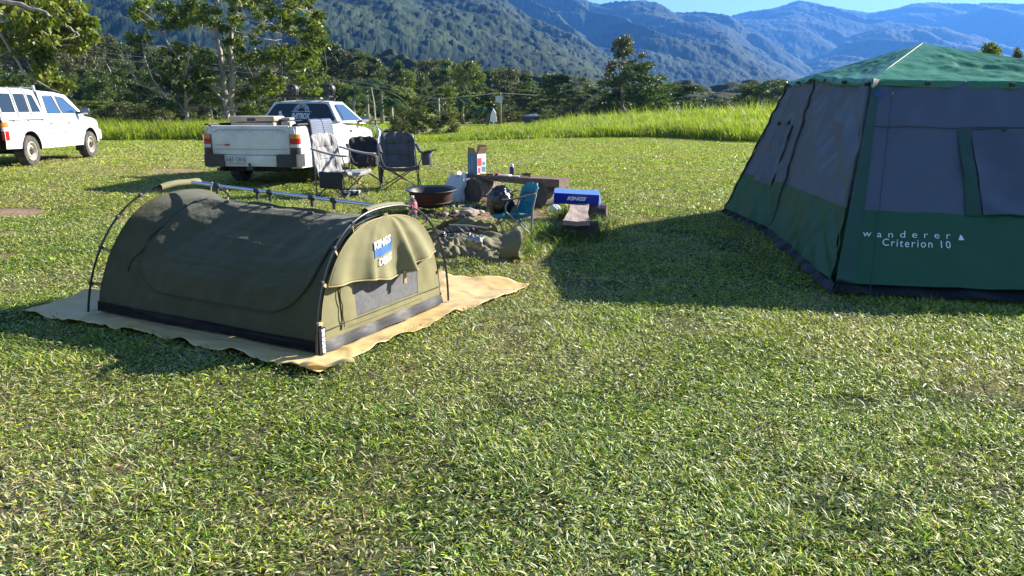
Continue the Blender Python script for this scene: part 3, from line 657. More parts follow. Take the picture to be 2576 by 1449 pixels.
def wheel(parent, x, y, r, rw, side, name='wheel', wd=.2):
    """x = outer face, side=+1 right"""
    M = Matrix.Translation((x, y, r)) @ Matrix.Rotation(R(90) * side, 4, 'Y')
    mb = MB(); mb.lathe([(rw, -wd), (r * .93, -wd), (r, -wd + .025), (r, -.03), (r * .95, -.004), (rw + .015, 0), (rw, -.015)], 40, M)
    ty = mb.build(name, RUB, parent, True)
    mb = MB(); mb.lathe([(rw, -.02), (rw + .006, -.008), (rw - .01, -.006), (rw - .02, -.04), (rw * .78, -.065), (rw * .62, -.035), (rw * .46, -.03), (.05, -.045)], 36, M)
    for k in range(10):
        a = k * math.pi / 5; mb.box(M @ Vector((rw * .66 * math.cos(a), rw * .66 * math.sin(a), -.046)), (.012, .05, .03), Matrix.Rotation(R(90) * side, 3, 'Y') @ Matrix.Rotation(a, 3, 'Z'), 1)
    mb.build('rim', [RIM, UNDER], ty, True)
    mb = MB(); mb.lathe([(rw * .46, -.031), (rw * .40, -.02), (.055, -.02), (.05, .005), (.0, .01)], 24, M)
    for k in range(5):
        a = k * 2 * math.pi / 5; mb.lathe([(.012, -.02), (.012, -.004), (.0, -.002)], 8, M @ Matrix.Translation((rw * .3 * math.cos(a), rw * .3 * math.sin(a), 0)), 1)
    mb.build('hub_cap', [HUB, CHROME], ty, True)
    return ty

def car_shell(parent, spec, m, name='body'):
    """spec: ys, zt(y), zb(y), W(y); arches; side skins + hood/deck"""
    ys, zt, zb, W, arches, deck = spec['ys'], spec['zt'], spec['zb'], spec['W'], spec['arches'], spec['deck']
    Y_ = list(ys)
    for (ya, ra, za) in arches: Y_ += [ya + ra * math.cos(math.pi * i / 16) for i in range(17)]
    Y_ = sorted(set(round(y, 4) for y in Y_)); K = 12
    def bot(y):
        b_ = zb(y)
        for (ya, ra, za) in arches:
            if abs(y - ya) < ra: b_ = max(b_, za + math.sqrt(max(0, ra * ra - (y - ya) ** 2)))
        return b_
    mz = spec.get('mid', .62)
    def xs_(y, z): 
        return W(y) * (1 - .05 * abs((z - mz) / .5) ** 2.2)
    mb = MB()
    for s in (-1, 1):
        vs = []; n = len(Y_)
        for y in Y_:
            b_, t_ = bot(y), zt(y)
            for k in range(K + 1):
                z = b_ + (t_ - b_) * k / K; x = xs_(y, z)
                if k == K: x -= .02
                for (ya, ra, za) in arches:       # flared lip
                    dd = math.hypot(y - ya, z - za) - ra
                    if 0 <= dd < .1 : x += .014 * (1 - dd / .1)
                vs.append((s * x, y, z))
        mb.add(vs, [(i * (K + 1) + k, i * (K + 1) + k + 1, (i + 1) * (K + 1) + k + 1, (i + 1) * (K + 1) + k) for i in range(n - 1) for k in range(K)])
        # arch returns (inward lip)
        for (ya, ra, za) in arches:
            arc = [(ya + ra * math.cos(math.pi * i / 16), za + ra * math.sin(math.pi * i / 16)) for i in range(17)]
            mb.add([(s * (xs_(y, z) + .013), y, z) for y, z in arc] + [(s * (xs_(y, z) - .22), y, z) for y, z in arc], [(i, i + 1, 18 + i, 17 + i) for i in range(16)], 1)
    for (ya, yb, crownz) in deck:                 # bonnet etc
        yy = [y for y in Y_ if ya <= y <= yb]
        if len(yy) > 1:
            vs = []
            for y in yy:
                x0 = xs_(y, zt(y)) - .02
                for j in range(13):
                    q = -1 + 2 * j / 12; vs.append((x0 * q, y, zt(y) + crownz * (1 - abs(q) ** 3)))
            mb.add(vs, [(i * 13 + j, i * 13 + j + 1, (i + 1) * 13 + j + 1, (i + 1) * 13 + j) for i in range(len(yy) - 1) for j in range(12)])
    # nose
    yN = Y_[-1]; mb.poly([(-xs_(yN, zb(yN)), yN, zb(yN)), (xs_(yN, zb(yN)), yN, zb(yN)), (xs_(yN, zt(yN)) - .02, yN, zt(yN)), (-xs_(yN, zt(yN)) + .02, yN, zt(yN))])
    o = mb.build(name, [m, UNDER], parent, True)
    return o, xs_
def seamline(parent, pts, m=None, r=.006, name='panel_gap'):
    mb = MB(); mb.tube(pts, r, 5); return mb.build(name, m or SEAM, parent)

# ------------------------------------------------------------------ the white ute with spotlights
f_ = Vector((math.sin(R(6.5)), math.cos(R(6.5)))); ux, uy = -4.60, 14.78
ute = thing('ute', 'white single cab ute with round roof spotlights and a beige chest in its tray', 'ute', (ux, uy, Hf(-3.8, 15)), -R(6.5))
def lerpf(tab): return lambda y: float(np.interp(y, [a for a, b in tab], [b for a, b in tab]))
zt_ = lerpf([(-1.15, 1.10), (-1.0, 1.12), (1.2, 1.13), (1.6, 1.06), (2.3, 1.03), (3.0, .96), (3.5, .88), (3.85, .76)])
W_ = lerpf([(-1.22, .84), (-1.05, .885), (-.5, .905), (1.5, .905), (3.0, .90), (3.5, .86), (3.8, .72), (3.9, .6)])
zb_ = lerpf([(-1.22, .36), (-.4, .34), (.4, .27), (2.5, .27), (3.4, .3), (3.9, .4)])
body, xs1 = car_shell(ute, dict(ys=np.arange(-1.15, 3.9, .1), zt=zt_, zb=zb_, W=W_, arches=[(0, .37, .33), (2.98, .37, .33)], deck=[(2.15, 3.95, .035)]), PAINT)
for x, y, s in [(.885, 0, 1), (.885, 2.98, 1), (-.885, 0, -1), (-.885, 2.98, -1)]: wheel(ute, x, y, .325, .2, s)
mb = MB(); mb.box((0, 1.3, .42), (1.35, 4.7, .26)); mb.box((0, 3.0, .55), (1.5, .7, .5)); mb.box((0, .0, .5), (1.4, .9, .45)); mb.tube([(-.7, 0, .3), (.7, 0, .3)], .05); mb.lathe([(0, -.16), (.11, -.1), (.11, .1), (0, .16)], 12, Matrix.Translation((0, 0, .3)) @ Matrix.Rotation(R(90), 4, 'X')); mb.build('underbody', UNDER, ute)
# tray interior
mb = MB(); mb.box((0, .02, .66), (1.5, 2.2, .03)); mb.box((-.79, .02, .9), (.05, 2.2, .46)); mb.box((.79, .02, .9), (.05, 2.2, .46)); mb.box((0, 1.12, .9), (1.6, .05, .46)); mb.build('tray_liner', LINER, ute)
mb = MB()
for s in (-1, 1): mb.box((s * .845, .05, 1.135), (.09, 2.3, .03), bev=.008)
mb.box((0, 1.13, 1.135), (1.7, .08, .03), bev=.008); mb.build('tray_rail', BLKP, ute, True)
# tailgate
def tg(x, z, d=0): return (x, -1.17 - .012 * math.sin(math.pi * (z - .6) / .51) * 1.5 - d + .05 * (abs(x) / .73) ** 4 * .4, z)
mb = MB(); mb.grid(lambda u, v: tg(-.735 + 1.47 * u, .60 + .51 * v), 16, 10); mb.grid(lambda u, v: (-.735 + 1.47 * u, -1.17 + .075 * v, 1.11 + .008 * math.sin(math.pi * v)), 8, 3); mb.grid(lambda u, v: (-.735 + 1.47 * u, -1.095, .62 + .49 * v), 2, 2)
for s in (-1, 1): mb.poly([(s * .735, -1.165, .6), (s * .735, -1.165, 1.11), (s * .735, -1.095, 1.11), (s * .735, -1.095, .6)])
tgo = mb.build('tailgate', DUSTY, ute, True)
pr = [tg(-.70, .635, .004), tg(-.70, 1.0, .004), tg(-.62, 1.03, .004), tg(-.60, 1.055, .004), tg(.60, 1.055, .004), tg(.62, 1.03, .004), tg(.70, 1.0, .004), tg(.70, .635, .004)]
mb = MB(); mb.tube([(-.70, -1.19, 1.0), (-.63, -1.19, 1.02), (-.6, -1.19, 1.045), (.6, -1.19, 1.045), (.63, -1.19, 1.02), (.70, -1.19, 1.0)], .007, 6); mb.tube([(-.70, -1.188, .70), (.70, -1.188, .70)], .005, 6); mb.build('pressed_crease', mat('paint_shadow', (.38, .38, .37), .5), tgo)
mb = MB()
for i in range(5): mb.lathe([(.022, 0), (.02, .006), (.0, .009)], 12, Matrix.Translation((-.5 + .25 * i, -1.186, 1.02)) @ Matrix.Rotation(R(90), 4, 'X'))
mb.build('tie_down_button', DUSTY, tgo, True)
mb = MB()
for x in (-.52, .52): mb.box((x, -1.2, .60), (.07, .03, .05), bev=.008)
mb.build('hinge', CHROME, tgo)
# rear panels beside the tailgate and below it
mb = MB()
for s in (-1, 1):
    mb.poly([(s * .74, -1.155, .36), (s * .875, -1.14, .36), (s * .875, -1.14, .97), (s * .74, -1.155, .97)], (0, .02, 0)); mb.poly([(s * .74, -1.155, .97), (s * .86, -1.13, .97), (s * .86, -1.12, 1.1), (s * .74, -1.155, 1.1)], (0, .02, 0))
mb.box((0, -1.16, .49), (1.1, .1, .20), bev=.012); mb.build('rear_panel', DUSTY, ute, True)
def lamp(s, z0, z1, m, nm, par, x0=.745, x1=.905):
    mb = MB(); mb.poly([(s * x0, -1.185, z0), (s * (x1 - .03), -1.18, z0), (s * x1, -1.15, z0), (s * x1, -1.06, z0), (s * x0, -1.1, z0)], (0, 0, z1 - z0)); return mb.build(nm, m, par)
for s in (-1, 1):
    tl_ = lamp(s, .725, .965, mat('lamp_housing', (.05, .05, .05), .4), 'taillight', ute, .742, .90)
    tl_ = tl_
    for z0, z1, m in ((.89, .96, AMBL), (.795, .887, REDL), (.73, .79, CLRL)):
        lamp(s, z0, z1, m, 'lens', tl_, .75, .908)
    lamp(s, .60, .722, BLKP, 'corner_trim', ute, .742, .905); mb = MB(); mb.box((s * .80, -1.19, .66), (.07, .012, .05)); mb.build('reflector', DRED, ute)
# bumper: black corners
for s in (-1, 1):
    mb = MB()
    prof = [(.50, -1.16), (.50, -1.25), (.74, -1.26), (.87, -1.23), (.925, -1.15), (.93, -.98), (.88, -.98)]
    mb.poly([(s * x, y, .385) for x, y in prof], (0, 0, .20))
    mb.poly([(s * x * .995, y + .012, .585) for x, y in prof], (0, 0, .025))
    mb.build('bumper_corner', BLKP, ute, True)
# number plate
PLW = mat('plate_white', (.72, .70, .68), .4, col2=(.6, .58, .55), nscale=20); MAR = mat('plate_maroon', (.05, .012, .016), .5)
mb = MB(); mb.box((-.28, -1.225, .505), (.372, .006, .134), bev=.002); pl = mb.build('number_plate', PLW, ute)
mb = MB()
for a, b_ in (((-.458, .446), (-.102, .446)), ((-.458, .564), (-.102, .564)), ((-.458, .446), (-.458, .564)), ((-.102, .446), (-.102, .564))): mb.tube([(a[0], -1.229, a[1]), (b_[0], -1.229, b_[1])], .003, 4)
mb.build('plate_border', MAR, pl)
put_text('683\u00b7DR5', 'plate_characters', MAR, pl, lambda x, z: (-.448 + x, -1.2295, .478 + z), .336, .072, bold=.012)
put_text('QUEENSLAND \u00b7 SUNSHINE STATE', 'plate_slogan', MAR, pl, lambda x, z: (-.41 + x, -1.2295, .455 + z), .26, .013)
put_text('TRADESMAN', 'badge', mat('badge_grey', (.22, .22, .23), .4), tgo, lambda x, z: (-.68 + x, -1.196, .765 + z), .18, .022)
mb = MB(); mb.poly([(-.485, -1.197, .758), (-.385, -1.197, .763), (-.385, -1.197, .79), (-.475, -1.197, .79)], (0, -.002, 0)); mb.build('badge_red', REDL, tgo)
put_text('Ford', 'badge', mat('badge_grey', (.22, .22, .23), .4), tgo, lambda x, z: (.58 + x, -1.193, .735 + z), .07, .014)
mb = MB(); mb.tube([(-.62, -1.0, .33), (-.62, -1.24, .34)], .032, 12); mb.build('exhaust_pipe', mat('rusty_pipe', (.22, .12, .07), .6, .6), ute, True)
mb = MB(); mb.box((0, -1.15, .36), (.12, .25, .05)); mb.tube([(0, -1.27, .36), (0, -1.27, .42)], .014); mb.lathe([(0, .41), (.018, .415), (.026, .435), (.018, .455), (0, .462)], 12, Matrix.Translation((0, -1.27, 0))); mb.build('tow_bar', HUB, ute, True)
# cab
ZB, ZR = 1.12, 1.575
def cabx(z): return .865 - .27 * ((z - ZB) / (ZR - ZB)) - .02
def rearp(x, z, d=0): # rear window plane
    t = (z - ZB) / (ZR - ZB); return (x, 1.15 + .22 * t - d, z)
mb = MB()
roofpl = [(1.38, .56), (1.5, .60), (1.8, .615), (2.1, .60), (2.22, .57)]
# roof
def roof(u, v):
    y = 1.34 + .86 * v; e = math.sin(math.pi * min(max(v, .0), 1)) ** .5
    q = -1 + 2 * u; return (q * cabx(ZR - .02) * (.985 + .015 * e), y, ZR - .035 + .045 * e * (1 - abs(q) ** 4) - .012 * (abs(q) ** 6))
mb.grid(roof, 18, 12)
# side frames: polygon strips round windows
def sp(y, z, d=0): return (cabx(z) + d, y, z)
def sideframe(s):
    out = [(1.15, ZB), (1.36, ZR - .03), (2.2, ZR - .03), (2.95, ZB - .06)]
    inn = [(1.42, ZB + .03), (1.56, ZR - .085), (2.13, ZR - .085), (2.74, ZB + .03)]
    vs = [(s * cabx(z), y, z) for y, z in out] + [(s * cabx(z), y, z) for y, z in inn]
    mb.add(vs, [(0, 1, 5, 4), (1, 2, 6, 5), (2, 3, 7, 6), (3, 0, 4, 7)])
sideframe(1); sideframe(-1)
# rear frame
out = [(-.845, ZB), (-cabx(ZR - .03), ZR - .03), (cabx(ZR - .03), ZR - .03), (.845, ZB)]; inn = [(-.77, ZB + .06), (-.55, ZR - .075), (.55, ZR - .075), (.77, ZB + .06)]
mb.add([rearp(x, z) for x, z in out] + [rearp(x, z) for x, z in inn], [(0, 1, 5, 4), (1, 2, 6, 5), (2, 3, 7, 6), (3, 0, 4, 7)])
mb.box((0, 1.17, 1.10), (1.66, .05, .12))
mb.build('cab', PAINT, ute, True)
mb = MB()
def rr(pts, r=.06, n=5):
    """rounded polygon (2D)"""
    out = []; k = len(pts)
    for i in range(k):
        p = Vector(pts[i]); a = Vector(pts[i - 1]); b_ = Vector(pts[(i + 1) % k]); ra = min(r, (a - p).length * .45, (b_ - p).length * .45)
        A = p + (a - p).normalized() * ra; B_ = p + (b_ - p).normalized() * ra
        for j in range(n + 1):
            t = j / n; out.append(A * (1 - t) ** 2 + p * 2 * t * (1 - t) + B_ * t * t)
    return [(q.x, q.y) for q in out]
mb.poly([rearp(x, z, .006) for x, z in rr([(-.795, ZB + .015), (-.565, ZR - .065), (.565, ZR - .065), (.795, ZB + .015)], .09)], (0, .004, 0)); rw = mb.build('rear_window', GLASS, ute)
STK = mat('sticker_white', (.55, .62, .64), .5)
# sticker: arc of text, rings, words
cxs, czs = .02, 1.345
v, f, b_ = text_geo('CERTIFIED', 1, bold=.02); W0 = b_[2] - b_[0]
mb = MB(); rad = .105; sc_ = .33 / W0
mb.add([rearp(cxs + (rad + q[1] * sc_ * 1.0) * math.sin((q[0] - W0 / 2) * sc_ / rad * .98), czs + (rad + q[1] * sc_) * math.cos((q[0] - W0 / 2) * sc_ / rad * .98), .009) for q in v], f)
def arc(r0, a0, a1, r=.004): mb.tube([rearp(cxs + r0 * math.sin(R(a)), czs + r0 * math.cos(R(a)), .009) for a in np.linspace(a0, a1, 20)], r, 4)
arc(.165, -90, 90, .005); arc(.09, -90, 90, .005)
mb.tube([rearp(cxs - .22, czs - .005, .009), rearp(cxs + .22, czs - .005, .009)], .006, 4); mb.tube([rearp(cxs - .2, 1.165, .009), rearp(cxs + .2, 1.165, .009)], .006, 4)
v, f, b_ = text_geo('SH!TBOX', 1, bold=.05); s_ = .40 / (b_[2] - b_[0]); mb.add([rearp(cxs - .2 + (q[0] - b_[0]) * s_, 1.19 + (q[1] - b_[1]) * .125 / (b_[3] - b_[1]), .009) for q in v], f)
mb.build('window_sticker', STK, rw)
mb = MB(); cx2, cz2 = -.44, 1.27
mb.poly([rearp(cx2 + .035 * math.cos(a), cz2 + .055 + .035 * math.sin(a), .009) for a in np.linspace(0, 6.1, 14)])
mb.poly([rearp(cx2 + a, cz2 + b_, .009) for a, b_ in [(-.02, .02), (-.05, -.02), (-.03, -.03), (0, -.01), (0, -.06), (.03, -.1), (.05, -.08), (.04, -.04), (.08, -.07), (.1, -.05), (.06, 0), (.03, .03)]]); mb.build('small_sticker', STK, rw)
for s in (-1, 1):
    mb = MB(); mb.poly([(s * (cabx(z) + .004), y, z) for y, z in rr([(1.60, ZB + .03), (1.62, ZR - .08), (2.15, ZR - .08), (2.72, ZB + .03)], .05)]); mb.build('side_window', GLASSB, ute)
    mb = MB(); mb.poly([(s * (cabx(z) + .004), y, z) for y, z in rr([(1.43, ZB + .03), (1.5, ZR - .12), (1.57, ZR - .1), (1.56, ZB + .03)], .02)]); mb.build('quarter_window', GLASSB, ute)
mb = MB(); mb.grid(lambda u, v: ((-1 + 2 * u) * (.56 + .25 * (1 - v)), 2.2 + .75 * (1 - v) + .06 * math.sin(math.pi * u) * (1 - v), ZR - .035 - (ZR - ZB + .02) * (1 - v)), 10, 6); mb.build('windscreen', GLASS, ute, True)
# door seams, handle, filler cap, marker
dx = lambda y, z, d=.004: (xs1(y, z) + d, y, z)
for s in (-1, 1):
    g = [(1.62, 1.12), (1.64, .9), (1.66, .5), (1.7, .3)]
    h = [(2.62, 1.04), (2.60, .8), (2.56, .5), (2.54, .3)]
    for q in (g, h, [(1.7, .3), (2.1, .29), (2.54, .3)], [(.45, .62), (1.6, .62)], [(1.7, .62), (2.55, .62)], [(-1.05, .60), (-.4, .60)]):
        seamline(ute, [(s * (xs1(y, z) + .001), y, z) for y, z in q])
    mb = MB(); mb.box((s * (xs1(1.85, .93) + .006), 1.8, .93), (.02, .13, .045), bev=.006); mb.build('door_handle', BLKP, ute)
mb = MB(); mb.tube([(xs1(.95, .8) + .001, .98 + .075 * math.cos(a), .82 + .085 * math.sin(a)) for a in np.linspace(0, 6.283, 20)], .004, 5); mb.build('fuel_door', SEAM, ute)
mb = MB(); mb.box((xs1(2.75, .82) + .004, 2.72, .84), (.012, .05, .03)); mb.build('side_marker', REDL, ute)
for s in (-1, 1):
    mb = MB(); mb.box((s * 1.03, 2.50, 1.16), (.19, .10, .14), bev=.03); mb.tube([(s * .84, 2.52, 1.12), (s * .97, 2.5, 1.13)], .025); mr_ = mb.build('mirror', BLKP, ute, True)
    mb = MB(); mb.box((s * 1.03, 2.445, 1.16), (.165, .006, .115), bev=.002); mb.build('mirror_glass', mat('mirror_face', (.35, .38, .4), .08, .9), mr_)
# bull bar + aerial
mb = MB(); mb.box((0, 3.98, .5), (1.6, .1, .16), bev=.03); mb.build('front_bumper', BLKP, ute, True)
mb = MB()
for s in (-1, 1): mb.tube([(s * .45, 4.0, .42), (s * .5, 4.05, .9), (s * .82, 3.98, .96), (s * .9, 3.9, .85), (s * .9, 3.85, .55)], .028, 10)
mb.tube([(-.5, 4.05, .9), (.5, 4.05, .9)], .028, 10); mb.build('bull_bar', ALU, ute, True)
mb = MB(); mb.tube([(.80, 3.98, .95), (.80, 3.98, 1.08)], .02, 8); mb.tube([(.80, 3.98, 1.08), (.79, 3.97, 1.5), (.74, 3.95, 1.9)], [.014, .012, .008], 8); an = mb.build('aerial', mat('fibreglass_whip', (.55, .48, .40), .5), ute, True)
mb = MB(); mb.lathe([(.02, 1.0), (.028, 1.01), (.02, 1.03), (.028, 1.05), (.02, 1.07), (.028, 1.09), (.02, 1.12)], 10, Matrix.Translation((.80, 3.98, 0))); mb.build('aerial_spring', BLKP, an, True)
# roof rack with two round spotlights (backs towards us)
mb = MB(); mb.box((0, 1.75, 1.655), (1.28, .06, .035)); mb.box((0, 1.45, 1.66), (1.1, .04, .03))
for s in (-1, 1): mb.box((s * .56, 1.75, 1.61), (.05, .08, .09)); mb.box((s * .56, 1.6, 1.655), (.04, .35, .03))
mb.tube([(-.4, 1.6, 1.66), (-.1, 1.5, 1.64), (.3, 1.62, 1.66), (.5, 1.7, 1.64), (.62, 1.78, 1.5)], .012); rk = mb.build('roof_rack', BLKP, ute)
for x in (-.34, .48):
    M = Matrix.Translation((x, 1.72, 1.80)) @ Matrix.Rotation(R(-90), 4, 'X')
    mb = MB(); mb.lathe([(.0, -.10), (.05, -.10), (.055, -.085), (.10, -.06), (.118, -.03), (.125, .05), (.125, .07), (.11, .075), (0, .07)], 28, M)
    for k in range(16):
        a = k * math.pi / 8; mb.box(M @ Vector((.085 * math.cos(a), .085 * math.sin(a), -.068)), (.05, .02, .006), Matrix.Rotation(R(-90), 3, 'X') @ Matrix.Rotation(a, 3, 'Z'))
    mb.tube([(x - .12, 1.72, 1.80), (x - .12, 1.72, 1.68), (x + .12, 1.72, 1.68), (x + .12, 1.72, 1.80)], .01, 6); mb.build('spotlight', BLKP, rk, True)

UM = ute.matrix_basis.copy() if False else Matrix.Translation(ute.location) @ Matrix.Rotation(-R(6.5), 4, 'Z')
# beige chest standing in the tray
c = UM @ Vector((-.22, -.35, .68))
ch = thing('storage_chest', 'beige plastic chest with a dark latch standing in the tray of the white ute', 'chest', c, -R(6.5))
BEI = mat('beige_plastic', (.42, .36, .28), .55, col2=(.33, .28, .21), nscale=6, bump=.1, bscale=80, bdist=.003)
mb = MB(); mb.box((0, 0, .24), (.86, .46, .48), bev=.03); mb.build('chest_body', BEI, ch, True)
mb = MB(); mb.box((0, 0, .545), (.90, .5, .10), bev=.03); ld = mb.build('lid', BEI, ch, True)
mb = MB(); mb.box((0, -.255, .53), (.16, .02, .05), bev=.006); mb.build('latch', BLKP, ld)
c = UM @ Vector((.33, -.2, .68)); mb = MB(); mb.box((0, 0, .25), (.2, .4, .5), bev=.05); mb.box((0, 0, .54), (.17, .34, .05), bev=.02); o = mb.build('jerry_can', BEI, None, True); o.location = c; tag(o, 'small beige plastic can beside the right end of the chest in the ute tray', 'can')
c = UM @ Vector((.48, .75, .70)); mb = MB(); mb.lathe([(0, 0), (.22, 0), (.25, .2), (.2, .42), (.1, .5), (0, .52)], 14); mb.box((-.35, .05, .2), (.4, .3, .4), bev=.06); o = mb.build('tool_bag', mat('black_cloth', (.018, .018, .02), .8, bump=.5, bscale=14, bdist=.02), None, True); o.location = c; tag(o, 'black bag heaped in the ute tray below the rear window', 'bag')
# folding solar blanket hung over the right side of the tray
sb = thing('solar_blanket', 'folding grey solar blanket draped over the right side of the ute tray', 'solar panel', UM @ Vector((.86, 0, 1.15)), -R(6.5))
def drape(y, s):        # s = arc length from inner edge
    if s < .12: return (-.12 + s, y, .035 + .02 * math.sin(s / .12 * 1.57))
    if s < .2: a = (s - .12) / .08 * 1.57; return (.045 * math.sin(a), y, .055 - .05 * (1 - math.cos(a)))
    d = s - .2; return (.055 + .035 * math.sin(d * 3.2) + .015 * math.sin(y * 5 + d * 4), y + .10 * d, .005 - d)
SFAB = mat('solar_fabric', (.045, .045, .055), .7, bump=.2, bscale=30); CELL = mat('solar_cell', (.16, .18, .24), .32, spec=.8)
mb = MB(); mb.grid(lambda u, v: drape(-.60 + 1.18 * u, v * 1.0), 16, 24); mb.build('backing_cloth', SFAB, sb, True, solid=.012)
for (ya, yb) in ((-.57, -.04), (.02, .55)):
    for (sa, sb2) in ((.10, .58), (.62, .97)):
        mb = MB()
        def cellf(u, v, ya=ya, yb=yb, sa=sa, s2=sb2):
            p = drape(ya + (yb - ya) * u, sa + (s2 - sa) * v); return (p[0] + .012, p[1], p[2] + (.012 if p[2] > 0 else 0))
        n_ = 14 if sb2 < .6 else 10
        for k in range(n_): mb.grid(cellf, 6, 2, v0=k / n_, v1=(k + .82) / n_)
        mb.build('solar_panel', CELL, sb, True)

# ------------------------------------------------------------------ the white crew cab with a canopy, on the left
cx_, cy_ = -11.73, 16.95
crew = thing('crew_cab_ute', 'white four door crew cab ute with a windowed canopy, standing at the left edge', 'ute', (cx_, cy_, Hf(-11.5, 17.5)), R(5.5))
zt2 = lerpf([(-1.0, 1.08), (.8, 1.10), (2.2, 1.10), (2.75, 1.08), (3.3, 1.02), (3.62, .93), (3.80, .80)])
W2 = lerpf([(-1.05, .84), (-.9, .87), (2.8, .87), (3.5, .84), (3.75, .74), (3.85, .62)])
zb2 = lerpf([(-1.05, .44), (-.4, .42), (.4, .38), (2.5, .36), (3.3, .4), (3.85, .42)])
b2, xs2 = car_shell(crew, dict(ys=np.arange(-.98, 3.86, .1), zt=zt2, zb=zb2, W=W2, arches=[(0, .43, .36), (2.95, .43, .36)], deck=[(2.5, 3.9, .05)], mid=.72), PAINT)
for x, y, s in [(.865, 0, 1), (.865, 2.95, 1), (-.865, 0, -1), (-.865, 2.95, -1)]: wheel(crew, x, y, .345, .205, s, wd=.22)
mb = MB(); mb.box((0, 1.3, .52), (1.3, 4.4, .26)); mb.box((0, 2.95, .62), (1.4, .6, .5)); mb.tube([(-.7, 0, .33), (.7, 0, .33)], .05); mb.build('underbody', UNDER, crew)
for s in (-1, 1):
    mb = MB(); mb.box((s * .76, -.36, .42), (.22, .015, .34)); mb.build('mud_flap', BLKP, crew)
    mb = MB(); mb.box((s * .76, 2.52, .36), (.22, .015, .3)); mb.build('mud_flap', BLKP, crew)
Z0, Z1 = 1.09, 1.70
def cx2_(z): return .835 - .12 * ((z - Z0) / (Z1 - Z0)) 
rf = lambda y: float(np.interp(y, [-.95, 0, .8, 1.6, 2.1, 2.35], [1.715, 1.73, 1.72, 1.695, 1.65, 1.58]))
mb = MB()
def frame(s, out, inn_list):
    """side plate with holes -> one bmesh polygon with bridged holes (simple fan strips)"""
    for (o_, i_) in inn_list:
        n = len(o_); mb.add([(s * cx2_(z), y, z) for y, z in o_] + [(s * cx2_(z), y, z) for y, z in i_], [(k, (k + 1) % n, n + (k + 1) % n, n + k) for k in range(n)])
cabwin = [[(.98, 1.17), (1.0, 1.56), (1.42, 1.565), (1.6, 1.17)], [(1.72, 1.17), (1.58, 1.555), (1.93, 1.52), (2.52, 1.17)]]
for s in (-1, 1):
    frame(s, None, [([(.80, Z0), (.80, 1.68), (1.52, 1.66), (1.66, Z0)], cabwin[0]), ([(1.66, Z0), (1.52, 1.66), (2.12, 1.60), (2.80, Z0)], cabwin[1])])
def roof2(u, v):
    y = .78 + 1.45 * v; q = -1 + 2 * u; z = rf(y) - .045 * abs(q) ** 5 - .0 ; return (q * (cx2_(1.665) + .008 * 0), y, z - .005 * abs(q))
mb.grid(roof2, 18, 12)
mb.add([(-.835, .80, Z0), (.835, .80, Z0), (.715, .8, 1.68), (-.715, .8, 1.68)], [(0, 1, 2, 3)])
mb.build('cab', PAINT, crew, True)
for s in (-1, 1):
    for nm, wdw in (('side_window', cabwin[0]), ('side_window', cabwin[1])):
        mb = MB(); mb.poly([(s * (cx2_(z) + .004), y, z) for y, z in rr(wdw, .05)]); mb.build(nm, mat('sky_reflection_glass', (.02, .05, .11), .03, spec=1, coat=1), crew)  # blue of the reflected sky is put into the glass colour
        seamline(crew, [(s * (cx2_(z) + .004), y, z) for y, z in rr([((y - sum(a for a, b in wdw) / 4) * 1.04 + sum(a for a, b in wdw) / 4, (z - 1.36) * 1.06 + 1.36) for y, z in wdw], .05)] + [(s * (cx2_(wdw[0][1]) + .004), wdw[0][0], wdw[0][1])], BLKP, .009, 'window_seal')
mb = MB(); mb.grid(lambda u, v: ((-1 + 2 * u) * (.71 + .09 * (1 - v)), 2.2 + .62 * (1 - v) + .06 * math.sin(math.pi * u), 1.60 - .52 * (1 - v)), 10, 6); mb.build('windscreen', GLASS, crew, True)
# canopy over the tray
can = None
mb = MB()
cw = [[(-.90, 1.20), (-.90, 1.60), (-.36, 1.60), (-.36, 1.20)], [(-.28, 1.20), (-.28, 1.60), (.22, 1.60), (.22, 1.20)], [(.30, 1.20), (.30, 1.60), (.55, 1.58), (.70, 1.20)]]
oc = [[(-1.0, 1.10), (-1.0, 1.66), (-.32, 1.67), (-.32, 1.10)], [(-.32, 1.10), (-.32, 1.67), (.26, 1.67), (.26, 1.10)], [(.26, 1.10), (.26, 1.67), (.66, 1.67), (.80, 1.10)]]
for s in (-1, 1): frame(s, None, list(zip(oc, cw)))
mb.grid(lambda u, v: ((-1 + 2 * u) * .724, -1.02 + 1.78 * v, 1.735 - .07 * abs(-1 + 2 * u) ** 5), 18, 10)
mb.add([(-.835, -1.0, 1.10), (.835, -1.0, 1.10), (.72, -1.0, 1.67), (-.72, -1.0, 1.67)], [(0, 1, 2, 3)])
mb.box((0, -.1, 1.10), (1.68, 1.8, .03)); can = mb.build('canopy', mat('canopy_white', (.62, .63, .63), .4, col2=(.5, .51, .5), nscale=3), crew, True)
for s in (-1, 1):
    for wdw in cw:
        mb = MB(); mb.poly([(s * (cx2_(z) - .01), y, z) for y, z in rr(wdw, .04 if wdw is not cw[2] else .12)]); mb.build('canopy_window', GLASS, can)
mb = MB()
for y in (-.95, -.30, .26): m2 = MB(); m2.tube([(cx2_(1.12) + .012, y, 1.12), (cx2_(1.66) + .012, y, 1.66), (.66, y, 1.735)], .016, 6); m2.build('canopy_rib', mat('canopy_white', (.6, .6, .6), .4), can, True)
mb.tube([(.72, .74, 1.66), (.70, .74, 1.80)], .028, 8); mb.tube([(-.68, .74, 1.745), (.70, .74, 1.745)], .015); mb.build('roof_bar', mat('canopy_white', (.6, .6, .6), .4), can, True)
mb = MB(); mb.tube([(xs2(y, 1.04) + .018, y, 1.04) for y in (-.8, 0, .75)], .010, 6)
for y in (-.6, 0, .6): mb.box((xs2(y, 1.02) + .01, y, 1.02), (.02, .06, .05), bev=.005)
mb.build('tie_rail', CHROME, crew, True)
mb = MB()
